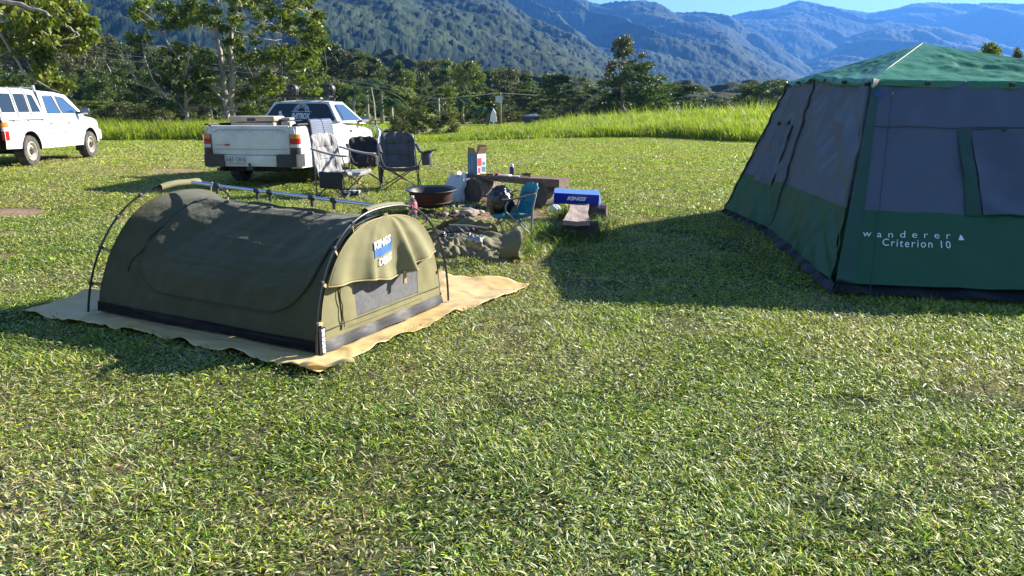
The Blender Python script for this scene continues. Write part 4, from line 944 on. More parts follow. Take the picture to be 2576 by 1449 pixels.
for y in (-.75, -.4, -.1, .25, .6): mb.lathe([(.014, 0), (.010, .008), (0, .01)], 8, Matrix.Translation((xs2(y, .95) + .001, y, .95)) @ Matrix.Rotation(R(90), 4, 'Y'))
mb.build('tie_button', SEAM, crew)
for pts in ([(.84, 1.62), (.84, 1.1), (.86, .8), (.86, .42)], [(1.55, 1.62), (1.67, 1.1), (1.64, .8), (1.60, .42)], [(2.56, 1.09), (2.55, .8), (2.50, .42)], [(.86, .42), (1.6, .415), (2.5, .41)], [(-.95, .64), (-.45, .64)], [(.5, .70), (2.45, .70)], [(.42, .42), (.80, .4)]):
    for s in (-1, 1): seamline(crew, [(s * ((xs2(y, z) if z < 1.1 else cx2_(z)) + .001), y, z) for y, z in pts], r=.009)
for y in (1.02, 1.86):
    mb = MB(); mb.box((xs2(y, .93) + .008, y, .93), (.02, .13, .045), bev=.008); mb.build('door_handle', mat('handle_grey', (.18, .18, .18), .5), crew, True)
mb = MB(); mb.box((1.02, 2.50, 1.20), (.20, .12, .17), bev=.04); mb.tube([(.80, 2.5, 1.16), (.95, 2.5, 1.17)], .03); mr_ = mb.build('mirror', BLKP, crew, True)
mb = MB(); mb.box((1.02, 2.435, 1.20), (.165, .006, .135), bev=.002); mb.build('mirror_glass', MATS['mirror_face'], mr_)
for s in (-1, 1):
    tl_ = MB(); tl_.grid(lambda u, v: (s * (.80 + .085 * math.sin(u * 1.57)), -1.0 + .13 * (1 - math.cos(u * 1.57)), .62 + .38 * v), 6, 2); tl_ = tl_.build('taillight', REDL, crew, True)
    for z0, z1, m in ((.90, .99, AMBL), (.81, .895, CLRL)):
        mb = MB(); mb.grid(lambda u, v: (s * (.803 + .086 * math.sin(u * 1.57)), -1.004 + .13 * (1 - math.cos(u * 1.57)), z0 + (z1 - z0) * v), 6, 2); mb.build('lens', m, tl_, True)
mb = MB(); mb.box((0, -1.1, .50), (1.5, .12, .16), bev=.03); mb.build('bumper', CHROME, crew, True)
mb = MB(); mb.box((0, -1.01, .82), (1.45, .05, .5), bev=.02); mb.build('tailgate', PAINT, crew, True)
mb = MB(); mb.box((0, 3.86, .58), (1.5, .16, .3), bev=.06); mb.build('front_bumper', mat('bumper_grey', (.42, .44, .46), .4), crew, True)
mb = MB(); mb.tube([(.866, .36, .85), (.872, .50, .93), (.872, .62, .93), (.872, .68, .8), (.866, .60, .70)], .004, 4); mb.build('fuel_door', SEAM, crew)
mb = MB(); mb.box((xs2(2.8, .95) + .004, 2.82, .96), (.006, .16, .03)); mb.box((xs2(2.8, .88) + .004, 2.80, .87), (.006, .08, .025)); mb.build('badge', MATS['badge_grey'], crew)

# ================================================================== the olive swag tent in the foreground
N0 = at(797, 903); SR = at(1115, 766); SLd = at(222, 797)
vR = (SR - N0); SWW = vR.length; vR.normalize(); swrz = math.atan2(vR.y, vR.x); uL = Vector((-vR.y, vR.x, 0)); SWL = (SLd - N0).dot(uL)
swag = thing('swag_tent', 'olive canvas swag tent with black hoops and ridge pole, on the yellow tarp', 'tent', (N0.x, N0.y, .03), swrz)
CANV = mat('olive_canvas_shaded', (.062, .060, .022), .88, col2=(.050, .049, .018), nscale=5, bump=.6, bscale=7, bdist=.03, sheen=.15)  # long side's canvas, its shade darkened into the base colour
CANV2 = mat('olive_canvas_sunlit', (.22, .20, .095), .85, col2=(.185, .17, .08), nscale=4, bump=.3, bscale=10, bdist=.015)  # same canvas, paler: sunlight on the end is put into the colour
VINYL = mat('black_vinyl', (.012, .012, .015), .48, bump=.2, bscale=7, bdist=.015, spec=.22, stretch=(1, 1, 3))
PVC = mat('black_pvc', (.006, .006, .008), .55, bump=.4, bscale=9, bdist=.02, spec=.2)
TRIM = mat('tan_binding', (.36, .27, .13), .8)
MESH = mat('grey_mesh', (.10, .10, .105), .8, col2=(.14, .14, .145), nscale=30, bump=.2, bscale=300)
SH = .885
HW = SWW / 2
def arch(a, inset=0):     # a 0..1 from near foot to right foot
    t = a * math.pi; c, s = math.cos(t), math.sin(t)
    return HW - (HW - inset) * math.copysign(abs(c) ** .80, c), (SH - inset) * max(s, 0) ** .93
def zs(y01): return .925 + .085 * y01
def lean(y01, z): return (.0 - .0 * z) * (1 - y01) + (SWL - .25 * z) * y01
def nz(x, y, z, s=0): return mnoise.noise(Vector((x + s, y, z)))
def wall(a, l, off=0.0):
    x, z = arch(a, .035); yy = lean(l, z); sag = math.sin(math.pi * l) ** .7
    aa = a if a < .5 else 1 - a; k5 = min(1, sag * 1.25) * .9
    xm = float(np.interp(aa, [0, .06, .16, .27, .46, .5], [.03, .03, .08, .20, .66, .745])); zm = float(np.interp(aa, [0, .06, .16, .27, .46, .5], [0, .17, .37, .52, .825, .86]))
    xm = xm if a < .5 else SWW - xm; x += (xm - x) * k5; z += (zm - z) * k5
    nx_, nz_ = (x - HW) / HW, z / SH
    pull = sag * (.030 * math.sin(math.pi * min(1, a * 2 if a < .5 else (1 - a) * 2)) + .02)
    top = max(0, 1 - abs(a - .5) / .12)
    wr = .014 * nz(l * 5 + a * 3, a * 9, 1.3) + .010 * nz(l * 16, a * 14 + l * 8, 4.1) + .009 * sag * (1 - abs(math.sin((a * 11 - l * 2.0) * 2.6 + 3.2 * nz(l * 2.5, a * 4, 2)))) ** 2 + .010 * max(0, nz(l * 3.2, a * 13 - l * 4, 9)) + .009 * nz(l * 2.2 + .6, a * 26 - l * 3, 12) * sag + .005 * nz(l * 5, a * 55, 15) * sag
    k = -pull + wr * (.4 + .6 * sag) + off
    L_ = math.hypot(nx_, nz_) + 1e-6
    return Vector((x + k * nx_ / L_, yy, zs(l) * max(z + k * nz_ / L_ - .02 * top * sag ** .6, 0)))
mb = MB(); mb.grid(lambda u, v: wall(v, u), 90, 150); mb.build('canvas_cover', CANV, swag, 2)
# vinyl tub strip
def tub(a0, a1, nm):
    mb = MB(); mb.grid(lambda u, v: wall(a0 + (a1 - a0) * v, u, .012 + .004 * nz(u * 12, v * 3, 1)), 50, 6); return mb.build(nm, PVC, swag, 2)
tub(0.0, .024, 'tub_side'); tub(.976, 1.0, 'tub_side')
# large door panel on the near side, its lower corners rounded
def dpt(u, v):     # u along, v up
    l0, l1 = .045, .86; a0, a1 = .085, .475
    r = .22; lo = 0
    for c in (u / (r * 1.0), (1 - u) / (r * 1.0)):
        if c < 1: lo = max(lo, 1 - math.sqrt(max(0, 1 - (1 - c) ** 2)))
    vv = lo * .42 + (1 - lo * .42) * v
    q = wall(a0 + (a1 - a0) * vv, l0 + (l1 - l0) * u, .007 + .008 * (1 - v) + .005 * nz(u * 6, v * 5, 7)); return q
mb = MB(); mb.grid(dpt, 70, 90); dp = mb.build('door_panel', CANV, swag, 2, solid=.004)
mb = MB(); mb.tube([dpt(0, 1 - i / 20) for i in range(21)] + [dpt(i / 40, 0) for i in range(41)] + [dpt(1, i / 20) for i in range(21)], .006, 5); mb.build('seam', mat('olive_seam', (.05, .045, .022), .8), dp, True)
# second fold flap near the far end
if 0: mb = MB(); mb.grid(lambda u, v: wall(.11 + .36 * v, .865 + .10 * u * (1 - .3 * (1 - v)), .012 + .018 * math.sin(math.pi * u)), 6, 30)
mb = MB(); mb.tube([wall(.13 + .33 * i / 16, .885 - .03 * (i / 16) + .008 * math.sin(i), .004) for i in range(17)], .007, 5); mb.build('side_seam', MATS.get('olive_seam') or mat('olive_seam', (.04, .036, .02), .8), swag, 2)
# end walls
def endp(x01, z01, yfix, out=0):     # x01 0..1 across, z01 0..1 up, along arch interior
    a = .5 * z01; xl, z = arch(max(a, .0001), .045); xr = SWW - xl; x = xl + (xr - xl) * x01
    return Vector((x, lean(yfix, z) + (-out if yfix == 0 else out), z * zs(yfix)))
def endw(u, v, yf, o=0):
    return endp(u, v, yf, o + .010 * nz(u * 5, v * 4, 3) + .004 * nz(u * 15, v * 9, 1))
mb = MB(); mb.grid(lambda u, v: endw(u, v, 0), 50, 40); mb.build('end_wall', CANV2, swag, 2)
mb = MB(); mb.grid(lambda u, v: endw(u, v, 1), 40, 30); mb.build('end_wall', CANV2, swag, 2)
mb = MB(); mb.grid(lambda u, v: endw(u, v * .046, 0, .010 + .012 * (1 - v)) + Vector((0, -.015 * (1 - v) - .006 * math.sin(u * 23) * (1 - v), 0)), 60, 6); mb.build('tub_end', VINYL, swag, 2)
def zfrac(z): # find v for height
    return min(1, max(0, 2 / math.pi * math.asin(min(1, (z / (SH - .045)) ** (1 / .93)))))
def onend(x, z, o=0):
    v = zfrac(z); xl, zz = arch(max(.5 * v, .0001), .045); u = (x - xl) / max(SWW - 2 * xl, 1e-3); return endw(u, v, 0, o)
# mesh window with hem strips
X0, X1, ZW0, ZW1 = .40, 1.12, .165, .50
mb = MB(); mb.grid(lambda u, v: onend(X0 + (X1 - X0) * u - .03 * v * (1 - u) , ZW0 + (ZW1 - ZW0) * v, .004), 20, 12); mwn = mb.build('mesh_window', MESH, swag, 2)
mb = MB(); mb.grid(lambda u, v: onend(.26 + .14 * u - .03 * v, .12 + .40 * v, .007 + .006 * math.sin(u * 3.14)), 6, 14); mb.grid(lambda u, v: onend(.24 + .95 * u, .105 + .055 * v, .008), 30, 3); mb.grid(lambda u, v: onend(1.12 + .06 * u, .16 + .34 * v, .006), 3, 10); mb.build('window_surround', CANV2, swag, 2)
mb = MB(); mb.tube([onend(.255 - .03 * i / 10 + .006 * math.sin(i * 2), .12 + .4 * i / 10, .018) for i in range(11)], .004, 5); mb.tube([onend(.05 + 1.38 * i / 30, .148, .012) for i in range(31)], .003, 4); mb.build('zip', mat('olive_seam', (.09, .08, .04), .8), swag)
# hanging flap with folds
def flap(u, v, off=0):    # v 0 hem .. 1 top
    zz = .455 + (.865 - .455) * v - .03 * math.sin(math.pi * u) * (1 - v) * (1 if True else 0) - .05 * math.exp(-((u - .52) / .16) ** 2) * (1 - v) + .02 * (u - .5) * (1 - v)
    v_ = zfrac(min(zz, .852)); xl, z_ = arch(max(.5 * v_, .0001), .045); xl = xl if zz < .85 else HW - .02
    x = xl + (SWW - 2 * xl) * u
    w_ = (1 - v) ** 1.25
    env = math.sin(math.pi * u) ** .7
    fold = (.035 * math.sin(u * 15 + 1.2 + .6 * math.sin(v * 3)) + .020 * math.sin(u * 31 + 2 * v)) * (1 - .8 * math.exp(-((u - .5) / .12) ** 2)) + .10 * math.exp(-((u - .655) / .045) ** 2) + .055 * math.exp(-((u - .31) / .04) ** 2) - .02 * math.exp(-((u - .52) / .05) ** 2)
    out = .022 + env * w_ * (.045 + fold) + .006 * nz(u * 9, v * 6, 5) * env
    return Vector((x, lean(0, zz) - out - off, zz * zs(0)))
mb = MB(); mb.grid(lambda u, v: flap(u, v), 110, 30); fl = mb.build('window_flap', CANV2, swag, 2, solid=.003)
mb = MB(); mb.tube([flap(i / 80, 0, .002) for i in range(81)], .006, 5); mb.tube([flap(0, 1 - i / 40, 0) for i in range(41)], .005, 5); mb.tube([flap(1, i / 40, 0) for i in range(41)], .005, 5); mb.build('binding', TRIM, fl, True)
mb = MB(); q = flap(.60, 0, .01); mb.box(q + Vector((0, 0, -.03)), (.03, .012, .09)); mb.build('toggle_strap', TRIM, fl)
# lettering sewn on the flap
LW = mat('print_white', (.80, .82, .84), .6); LB = mat('print_blue', (.02, .11, .33), .6)
def flapxz(x, z, off):
    u = .5; v = max(0, min(1, (z - .425) / .44))
    for _ in range(12):
        p = flap(u, v); u = min(.99, max(.01, u + (x - p.x) * .55)); v = min(1, max(0, v + (z * zs(0) - p.z) * 1.6))
    return flap(u, v, off)
def ftext(body, x0, z0, w_, h_, m, nm, slope=0, shear=.25, bold=.03, off=.008):
    v, f, b = text_geo(body, 1, shear=shear, bold=bold); mb = MB()
    bm = bmesh.new(); vs = [bm.verts.new((a[0], a[1], 0)) for a in v]
    for q in f:
        try: bm.faces.new([vs[i] for i in q])
        except ValueError: pass
    bmesh.ops.subdivide_edges(bm, edges=[e for e in bm.edges if e.calc_length() > .12], cuts=2, use_grid_fill=False); bmesh.ops.triangulate(bm, faces=bm.faces); bm.verts.index_update()
    P = []
    for q in bm.verts:
        x = (q.co.x - b[0]) / (b[2] - b[0]) * w_; z = (q.co.y - b[1]) / (b[3] - b[1]) * h_; P.append(flapxz(x0 + x, z0 + z + slope * x, off))
    mb.add(P, [tuple(v_.index for v_ in fc.verts) for fc in bm.faces]); bm.free(); return mb.build(nm, m, fl)
mb = MB(); mb.grid(lambda u, v: flapxz(.535 + .235 * u + .02 * v, .565 + .09 * v + .02 * u, .006), 24, 6); mb.build('logo_band', LB, fl, 2)
ftext('KINGS', .545, .625, .225, .056, LW, 'lettering', slope=.10, bold=.03, off=.011)
ftext('DELUX', .585, .50, .175, .052, LW, 'lettering', slope=.12, bold=.012, off=.011)
# vertical words on the corner strap
mb = MB(); mb.box((.025, -.03, .085), (.06, .012, .17)); cs_ = mb.build('corner_tab', VINYL, swag)
put_text('ADVENTURE KINGS', 'lettering', LW, cs_, lambda x, y: (.048 - y, -.038, .005 + x), .16, .030, bold=.03)
# hoops
for yf, nm in ((0, 'hoop'), (1, 'hoop')):
    pts = []
    for i in range(49):
        a = i / 48; x, z = arch(a, -.03); pts.append((x, lean(yf, z) + (-.03 if yf == 0 else .03), z * zs(yf)))
    mb = MB(); mb.tube(pts, .0085, 8); h_ = mb.build(nm, STEEL, swag, True)
    for a in (.07, .17, .27, .37, .60, .70, .80, .90):
        mb = MB(); x, z = arch(a, -.03); x2, z2 = arch(a, .05); y = lean(yf, z) + (-.03 if yf == 0 else .03)
        mb.add([(x + (x2 - x) * t_, y + (.02 if yf == 0 else -.02) * t_, z + (z2 - z) * t_ - z * (1 - zs(yf)) + s_) for t_ in (0, 1) for s_ in (-.012, .012)], [(0, 1, 3, 2)]); mb.build('clip_strap', TRIM, h_, solid=.004)
    for a in (.07, .17, .27, .37, .60, .70, .80, .90):
        mb = MB(); x, z = arch(a, -.03); y = lean(yf, z) + (-.03 if yf == 0 else .03); mb.box((x, y, z * zs(yf)), (.026, .026, .03), bev=.006); mb.build('clip', BLKP, h_, True)
    # pocket over the hoop top
    def pocket(u, v, yf=yf):
        a = (.445 + .13 * u if yf == 0 else .43 + .11 * u); th = v * 2 * math.pi; x, z = arch(a, -.03 + .0); s_ = .026 + .004 * nz(u * 5, v * 4, 2); s__ = 1 if yf == 0 else -1
        return Vector((x, lean(yf, z) + (-.03 + .035) * s__ + 1.15 * s_ * math.cos(th), z * zs(yf) - .012 + s_ * math.sin(th) + .008))
    mb = MB(); mb.grid(pocket, 14, 12); mb.build('pole_pocket', CANV2, swag, 2)
# ridge pole and its clips
a0 = Vector((HW, lean(0, SH) + .02, SH * zs(0) + .028)); a1 = Vector((HW, lean(1, SH) - .10, SH * zs(1) + .030))
mb = MB(); mb.tube([a0.lerp(a1, i / 10) for i in range(11)], .0125, 12); rp = mb.build('ridge_pole', ALU, swag, True)
for t_ in (.22, .33, .55, .62, .85):
    p = a0.lerp(a1, t_); mb = MB(); mb.tube([p - (a1 - a0).normalized() * .022, p + (a1 - a0).normalized() * .022], .020, 10); mb.box(p + Vector((0, 0, -.035)), (.012, .022, .06)); mb.build('clip', BLKP, rp, True)
for t_ in (.3, .5, .72):
    mb = MB(); p = wall(.47, t_, .01); mb.box(p, (.02, .05, .025), bev=.006); mb.build('toggle', BLKP, swag, True)

# ------------------------------------------------------------------ yellow tarp
T00, T10, T11 = at(64, 789), at(800, 947), at(1340, 723); T01 = T00 + T11 - T10
TARP = mat('yellow_woven_tarp', (.76, .58, .29), .5, col2=(.72, .50, .19), nscale=2.5, bump=.25, bscale=120, bdist=.003, trans=.25, ramp=(.4, .7))
swc = Vector((T00 + T10 + T11 + T01)) / 4
def tarp(u, v):
    p = T00.lerp(T10, u).lerp(T01.lerp(T11, u), v)
    e = min(u, 1 - u, v, 1 - v); ed = math.exp(-e * 22)
    n1 = nz(u * 7, v * 7, .3); n2 = nz(u * 19, v * 15, 2.2)
    lv = Vector((p.x, p.y, 0)) - Vector((N0.x, N0.y, 0)); a_, b_ = lv.dot(vR), lv.dot(uL)
    under = (-.03 < a_ < SWW + .03) and (-.04 < b_ < SWL + .04)
    z = .016 + (0 if under else .020 * abs(n1) + .012 * abs(n2) + ed * (.035 * max(0, n1 + .2) + .05 * max(0, nz(u * 11, v * 12, 6)) + .015 * max(0, nz(u * 37, v * 31, 8))) + .010 * (1 - abs(nz(u * 12, v * 9, 5) * 2.5)) ** 3 * (abs(nz(u * 12, v * 9, 5)) < .4))
    out = (p - swc).normalized() * math.exp(-e * 14) * (.13 * nz(u * 3.1, v * 2.9, 3) + .02 * n1)
    return (p.x + out.x + .02 * n2 * ed, p.y + out.y + .02 * n1 * ed, z + Hf(p.x, p.y) * .6)
mb = MB(); mb.grid(tarp, 150, 110); o = mb.build('ground_tarp', TARP, None, 2, solid=.002); tag(o, 'yellow woven plastic tarp spread on the grass under the swag tent', 'tarp')
# small turned-up fold at the front corner
cn = at(815, 946)
mb = MB(); mb.grid(lambda u, v: (cn.x - .16 + .30 * u + .03 * v, cn.y + .06 + .07 * u - .05 * v, .035 + .035 * math.sin(v * 2.6) + .012 * math.sin(u * 9)), 14, 8); tf = mb.build('turned_fold', TARP, o, 2)

# ================================================================== the big green and grey cabin tent on the right
TO = at(2092, 733)
tent = thing('cabin_tent', 'large cabin tent with grey walls, dark green skirt and green roof, on the right', 'tent', (TO.x, TO.y, 0))
TO = Vector((TO.x, TO.y, 0))
GREY = mat('grey_polyester', (.085, .103, .135), .5, bump=.4, bscale=5, bdist=.03, spec=.4, trans=.02)
GREENW = mat('green_polyester', (.014, .086, .034), .6, bump=.4, bscale=5, bdist=.03, spec=.45, trans=.02)
ROOFG = mat('green_roof_nylon', (.07, .30, .13), .30, bump=.6, bscale=5, bdist=.05, spec=.7, trans=.4)
GTRIM = mat('dark_green_trim', (.012, .06, .032), .55)
def T_(p): return Vector(p) - TO
A0, A1 = at(1817, 546, .0), atY(1986, 209, 10.0)
C0, C1 = at(1933, 596, .0), atY(2056, 191, 8.9)
B0, B1 = at(2094, 748, .0), atY(2196, 203, 7.3)
F0, F1 = Vector((6.2, 5.1, .0)), Vector((5.75, 6.85, 1.76))
G0, G1 = Vector((7.9, 7.6, .0)), Vector((7.0, 8.4, 1.80)); K0, K1 = Vector((7.2, 11.2, .0)), Vector((6.4, 10.4, 1.82)); E0, E1 = Vector((4.9, 12.2, .0)), Vector((4.8, 11.2, 1.84))
A0.z = Hf(A0.x, A0.y); C0.z = .02
for q in (B0, F0, G0, K0, E0): q.z = .03
PEAK = atY(2320, 112, 8.6)
def panel(P0, P1, Q0, Q1, seed, wr=.012, hem=.0):
    nrm = (Q0 - P0).cross(P1 - P0).normalized()
    if nrm.y > 0 and False: nrm = -nrm
    ctr = Vector((5.2, 8.7, .9)); 
    if nrm.dot(P0 - ctr) < 0: nrm = -nrm
    def fn(u, v, off=0):
        p = P0.lerp(Q0, u).lerp(P1.lerp(Q1, u), v)
        e = math.sin(math.pi * u) ** .6; a = u * 6; 
        edge = math.exp(-u * 9) + math.exp(-(1 - u) * 9)
        d = -.035 * e * math.sin(math.pi * v) + wr * nz(u * 4 + v * 2, v * 3, seed) * e + wr * .5 * nz(u * 13 - v * 6, v * 7, seed + 3) * (.3 + e)
        d += .006 * math.sin((u * 40 + v * 26)) * edge * (1 - v) + .010 * math.sin(u * 17 - v * 22) * max(0, v - .75) * 2 * e
        d += .012 * math.sin(v * 34 + u * 7 + 2 * nz(u * 3, v * 3, seed)) * edge * .5
        d += .016 * max(0, 1 - abs(nz(u * 3.3 + v * 1.2, v * 3.1 - u * 2, seed + 11)) * 5) * e + .020 * math.sin(u * 30 + v * 38) * math.exp(-((1 - u) * 2 + v * 3)) + .014 * math.sin(v * 60 - u * 34) * math.exp(-(u * 4 + (1 - v) * 3.5)) + .010 * math.sin(v * 44 + u * 52) * math.exp(-(u * 5 + v * 4)); 
        b = p + nrm * (d + off) + Vector((0, 0, -.03 * e * (v > .999)))
        return b - TO
    return fn
panels = [(A0, A1, C0, C1), (C0, C1, B0, B1), (B0, B1, F0, F1), (F0, F1, G0, G1), (G0, G1, K0, K1), (K0, K1, E0, E1), (E0, E1, A0, A1)]
BV = [(.335, .335), (.335, .365), (.365, .355), (.35, .35), (.35, .35), (.35, .35), (.35, .335)]
fns = []
for i, (a, b, c, d_) in enumerate(panels):
    fn = panel(a, b, c, d_, i * 7.7, .034 if i < 3 else .01); fns.append(fn); v0, v1 = BV[i]; n = 90 if i < 3 else 16
    mb = MB(); mb.grid(lambda u, v: fn(u, (v0 + (v1 - v0) * u) + (1 - (v0 + (v1 - v0) * u)) * v), n, n); mb.build('wall_panel', GREY, tent, 2)
    hm = .045
    mb = MB(); mb.grid(lambda u, v: fn(u, hm + ((v0 + (v1 - v0) * u) - hm) * v, .004 + (.012 * (1 - v) ** 3)), n, n // 2); mb.build('lower_wall', GREENW, tent, 2)
    mb = MB(); mb.grid(lambda u, v: fn(u, v * (hm + .02), -.02 * v + .03 * (1 - v) + .012 * math.sin(u * 47) * (1 - v)) + Vector((0, 0, .012 * nz(u * 12, 0, i))), n, 5); mb.build('floor_skirt', PVC, tent, 2)
# seams, poles and corner gusset
def seam_on(fn, u, nm='seam', r=.010, m=None, v0=.06, v1=1.0, off=.012):
    mb = MB(); mb.tube([fn(u, v0 + (v1 - v0) * i / 30, off) + Vector((.004 * math.sin(i * 2.1), 0, 0)) for i in range(31)], r, 6); return mb.build(nm, m or BLKP, tent, True)
seam_on(fns[0], .0, r=.013); seam_on(fns[1], .0, r=.013)
mb = MB(); mb.grid(lambda u, v: (fns[1](.955 + .045 * u * 1, .05 + .95 * v, .016 + .02 * math.sin(u * 1.57))), 6, 30); mb.grid(lambda u, v: (fns[2](.0 + .028 * u * (1.6 - .6 * v), .05 + .95 * v, .036 - .022 * u)), 6, 30); mb.build('corner_sleeve', GTRIM, tent, 2)
seam_on(fns[2], .075, 'guy_rope', .003, mat('blue_cord', (.01, .03, .07), .6), -.02, .92, .05)
mb = MB(); q = fns[2](.028, .935, .03); mb.poly([q + Vector((-.05, 0, 0)), q + Vector((.03, 0, 0)), q + Vector((.02, -.03, -.16)), q + Vector((-.04, -.03, -.16))], (0, -.01, 0)); mb.build('blue_tab', mat('blue_webbing', (.02, .07, .28), .6), tent)
mb = MB(); mb.tube([fns[2](i / 40, .765, .008) for i in range(41)], .005, 5); mb.build('stitch_line', mat('grey_seam', (.075, .08, .10), .7), tent)
def window(fn, u0, u1, v0, v1, seed, du=0):
    def wf(u, v): return fn(u0 + (u1 - u0) * u + du * (1 - v), v0 + (v1 - v0) * v, .016 + .008 * math.sin(u * 21 + v * 5) + .014 * nz(u * 5, v * 2.5, seed) + .006 * math.sin(v * 17 + u * 6))
    mb = MB(); mb.grid(wf, 60, 40); o = mb.build('window_cover', mat('grey_window', (.066, .080, .108), .42, bump=.3, bscale=6, bdist=.02, spec=.5), tent, 2); return o, wf
wn, wf = window(fns[2], .335, .98, .36, .755, 2)
mb = MB(); mb.grid(lambda u, v: wf(-.065 * (1) + .055 * u, v) + Vector((0, -.006, 0)), 3, 20); mb.build('side_trim', GTRIM, wn, 2)
mb = MB(); mb.tube([wf(i / 20, 1, ) for i in range(21)], .006, 5); mb.tube([wf(i / 20, 0) for i in range(21)], .006, 5); mb.build('edge_trim', GTRIM, wn, True)
wn2, wf2 = window(fns[0], .30, .72, .30, .70, 5)
mb = MB(); mb.grid(lambda u, v: wf2(-.03 + .05 * u, v), 2, 16); mb.grid(lambda u, v: wf2(.98 + .05 * u, v), 2, 16); mb.build('side_trim', GTRIM, wn2, 2)
# roof
ring = [A1, C1, B1, F1, G1, K1, E1]
def rooftri(P, Q, seed):
    def fn(u, v):
        e = P.lerp(Q, u); p = e.lerp(PEAK, v); out = (e - Vector((PEAK.x, PEAK.y, e.z))).normalized() * .05 * (1 - v) ** 3
        s = math.sin(math.pi * u) ** .7 * math.sin(math.pi * min(1, v + .15)) 
        k = max(0, .5 - abs(v - .35))
        return p + out + Vector((0, 0, -.05 * s * (1 - v) + .020 * nz(u * 6 + v * 5, v * 6 - u * 3, seed) * s * 1.4 + .009 * nz(u * 19, v * 21, seed + 2) * s * 2 + (.012 if v > .0 else -.012) - .02 * math.sin(math.pi * u) * (v < .01))) - TO
    return fn
for i in range(7):
    P_, Q_ = ring[i], ring[(i + 1) % 7]; fn = rooftri(P_, Q_, i * 3.3); n = 50 if i in (0, 1, 2) else 20
    mb = MB(); mb.grid(fn, n, n); mb.grid(lambda u, v: fn(u, 0) + Vector((0, 0, -.02 * v)), n, 2); mb.build('roof_panel', ROOFG, tent, 2)
mb = MB()
for i in (0, 2, 3, 6): mb.tube([ring[i].lerp(PEAK, j / 20) - TO + Vector((0, 0, .02 + (.01 if j < 20 else .0))) for j in range(21)], .014, 6, cap=True) if False else None
for k_, i in enumerate((1, 2, 3)):
    pass
mb.tube([ring[2].lerp(PEAK, j / 20) - TO + Vector((0, 0, .014)) for j in range(21)], .0035, 6); mb.build('roof_seam', mat('pale_green_seam', (.03, .11, .06), .6), tent, True)
mb = MB()
for fn, us in ((fns[0], (.1, .5, .9)), (fns[1], (.25, .62, .97)), (fns[2], (.2, .5))):
    for u in us: mb = MB(); mb.box(fn(u, .975, .03), (.05, .02, .035), bev=.006); mb.build('toggle', BLKP, tent, True)
mb = MB()
for fn, uv in ((fns[0], ((.32, .71), (.62, .715))), (fns[2], ((.43, .745),))):
    for u, v in uv: mb = MB(); mb.box(fn(u, v, .03), (.04, .02, .05), bev=.008); mb.build('window_toggle', BLKP, tent, True)
# the lettering on the green skirt of the front wall: laid where it is sewn, measured on that wall
def find_uv(fn, px, py):
    best = None
    for a in range(0, 101):
        for b in range(0, 101):
            p = fn(a / 100, b / 100) + TO; x, y = proj(p); d = (x - px) ** 2 + (y - py) ** 2
            if best is None or d < best[0]: best = (d, a / 100, b / 100)
    _, u, v = best
    for s in (.004, .0015, .0005):
        for _ in range(6):
            for du, dv in ((s, 0), (-s, 0), (0, s), (0, -s)):
                x, y = proj(fn(u + du, v + dv) + TO); d = (x - px) ** 2 + (y - py) ** 2
                if d < best[0]: best = (d, u + du, v + dv); 
            _, u, v = best
    return u, v
def wtext(body, pa, pb, h_px, nm, spacing=1, bold=.0, shear=0):
    ua, va = find_uv(fns[2], *pa); ub, vb = find_uv(fns[2], *pb); _, vt = find_uv(fns[2], pa[0], pa[1] - h_px)
    v, f, b = text_geo(body, 1, spacing=spacing, bold=bold, shear=shear); mb = MB(); W_ = b[2] - b[0]; H_ = b[3] - b[1]
    mb.add([fns[2](ua + (ub - ua) * (q[0] - b[0]) / W_, va + (vb - va) * (q[0] - b[0]) / W_ + (vt - va) * (q[1] - b[1]) / H_, .014) for q in v], f)
    return mb.build(nm, LW, tent)
wtext('wanderer', (2168, 597), (2390, 603), 17, 'lettering', spacing=1.9, bold=-.004)
wtext('Criterion 10', (2218, 620), (2391, 627), 18, 'lettering', spacing=1.25, bold=.002)
ua, va = find_uv(fns[2], 2408, 606); ub, vb = find_uv(fns[2], 2425, 606); _, vt = find_uv(fns[2], 2416, 593)
tr_ = [(.0, 0), (.42, .0), (.42, -.08), (.58, -.08), (.58, 0), (1, 0), (.72, .34), (.88, .34), (.62, .66), (.74, .66), (.5, 1.05), (.26, .66), (.38, .66), (.12, .34), (.28, .34)]
mb = MB(); mb.poly([fns[2](ua + (ub - ua) * x, va + (vt - va) * y, .015) for x, y in tr_]); mb.build('tree_emblem', LW, tent)

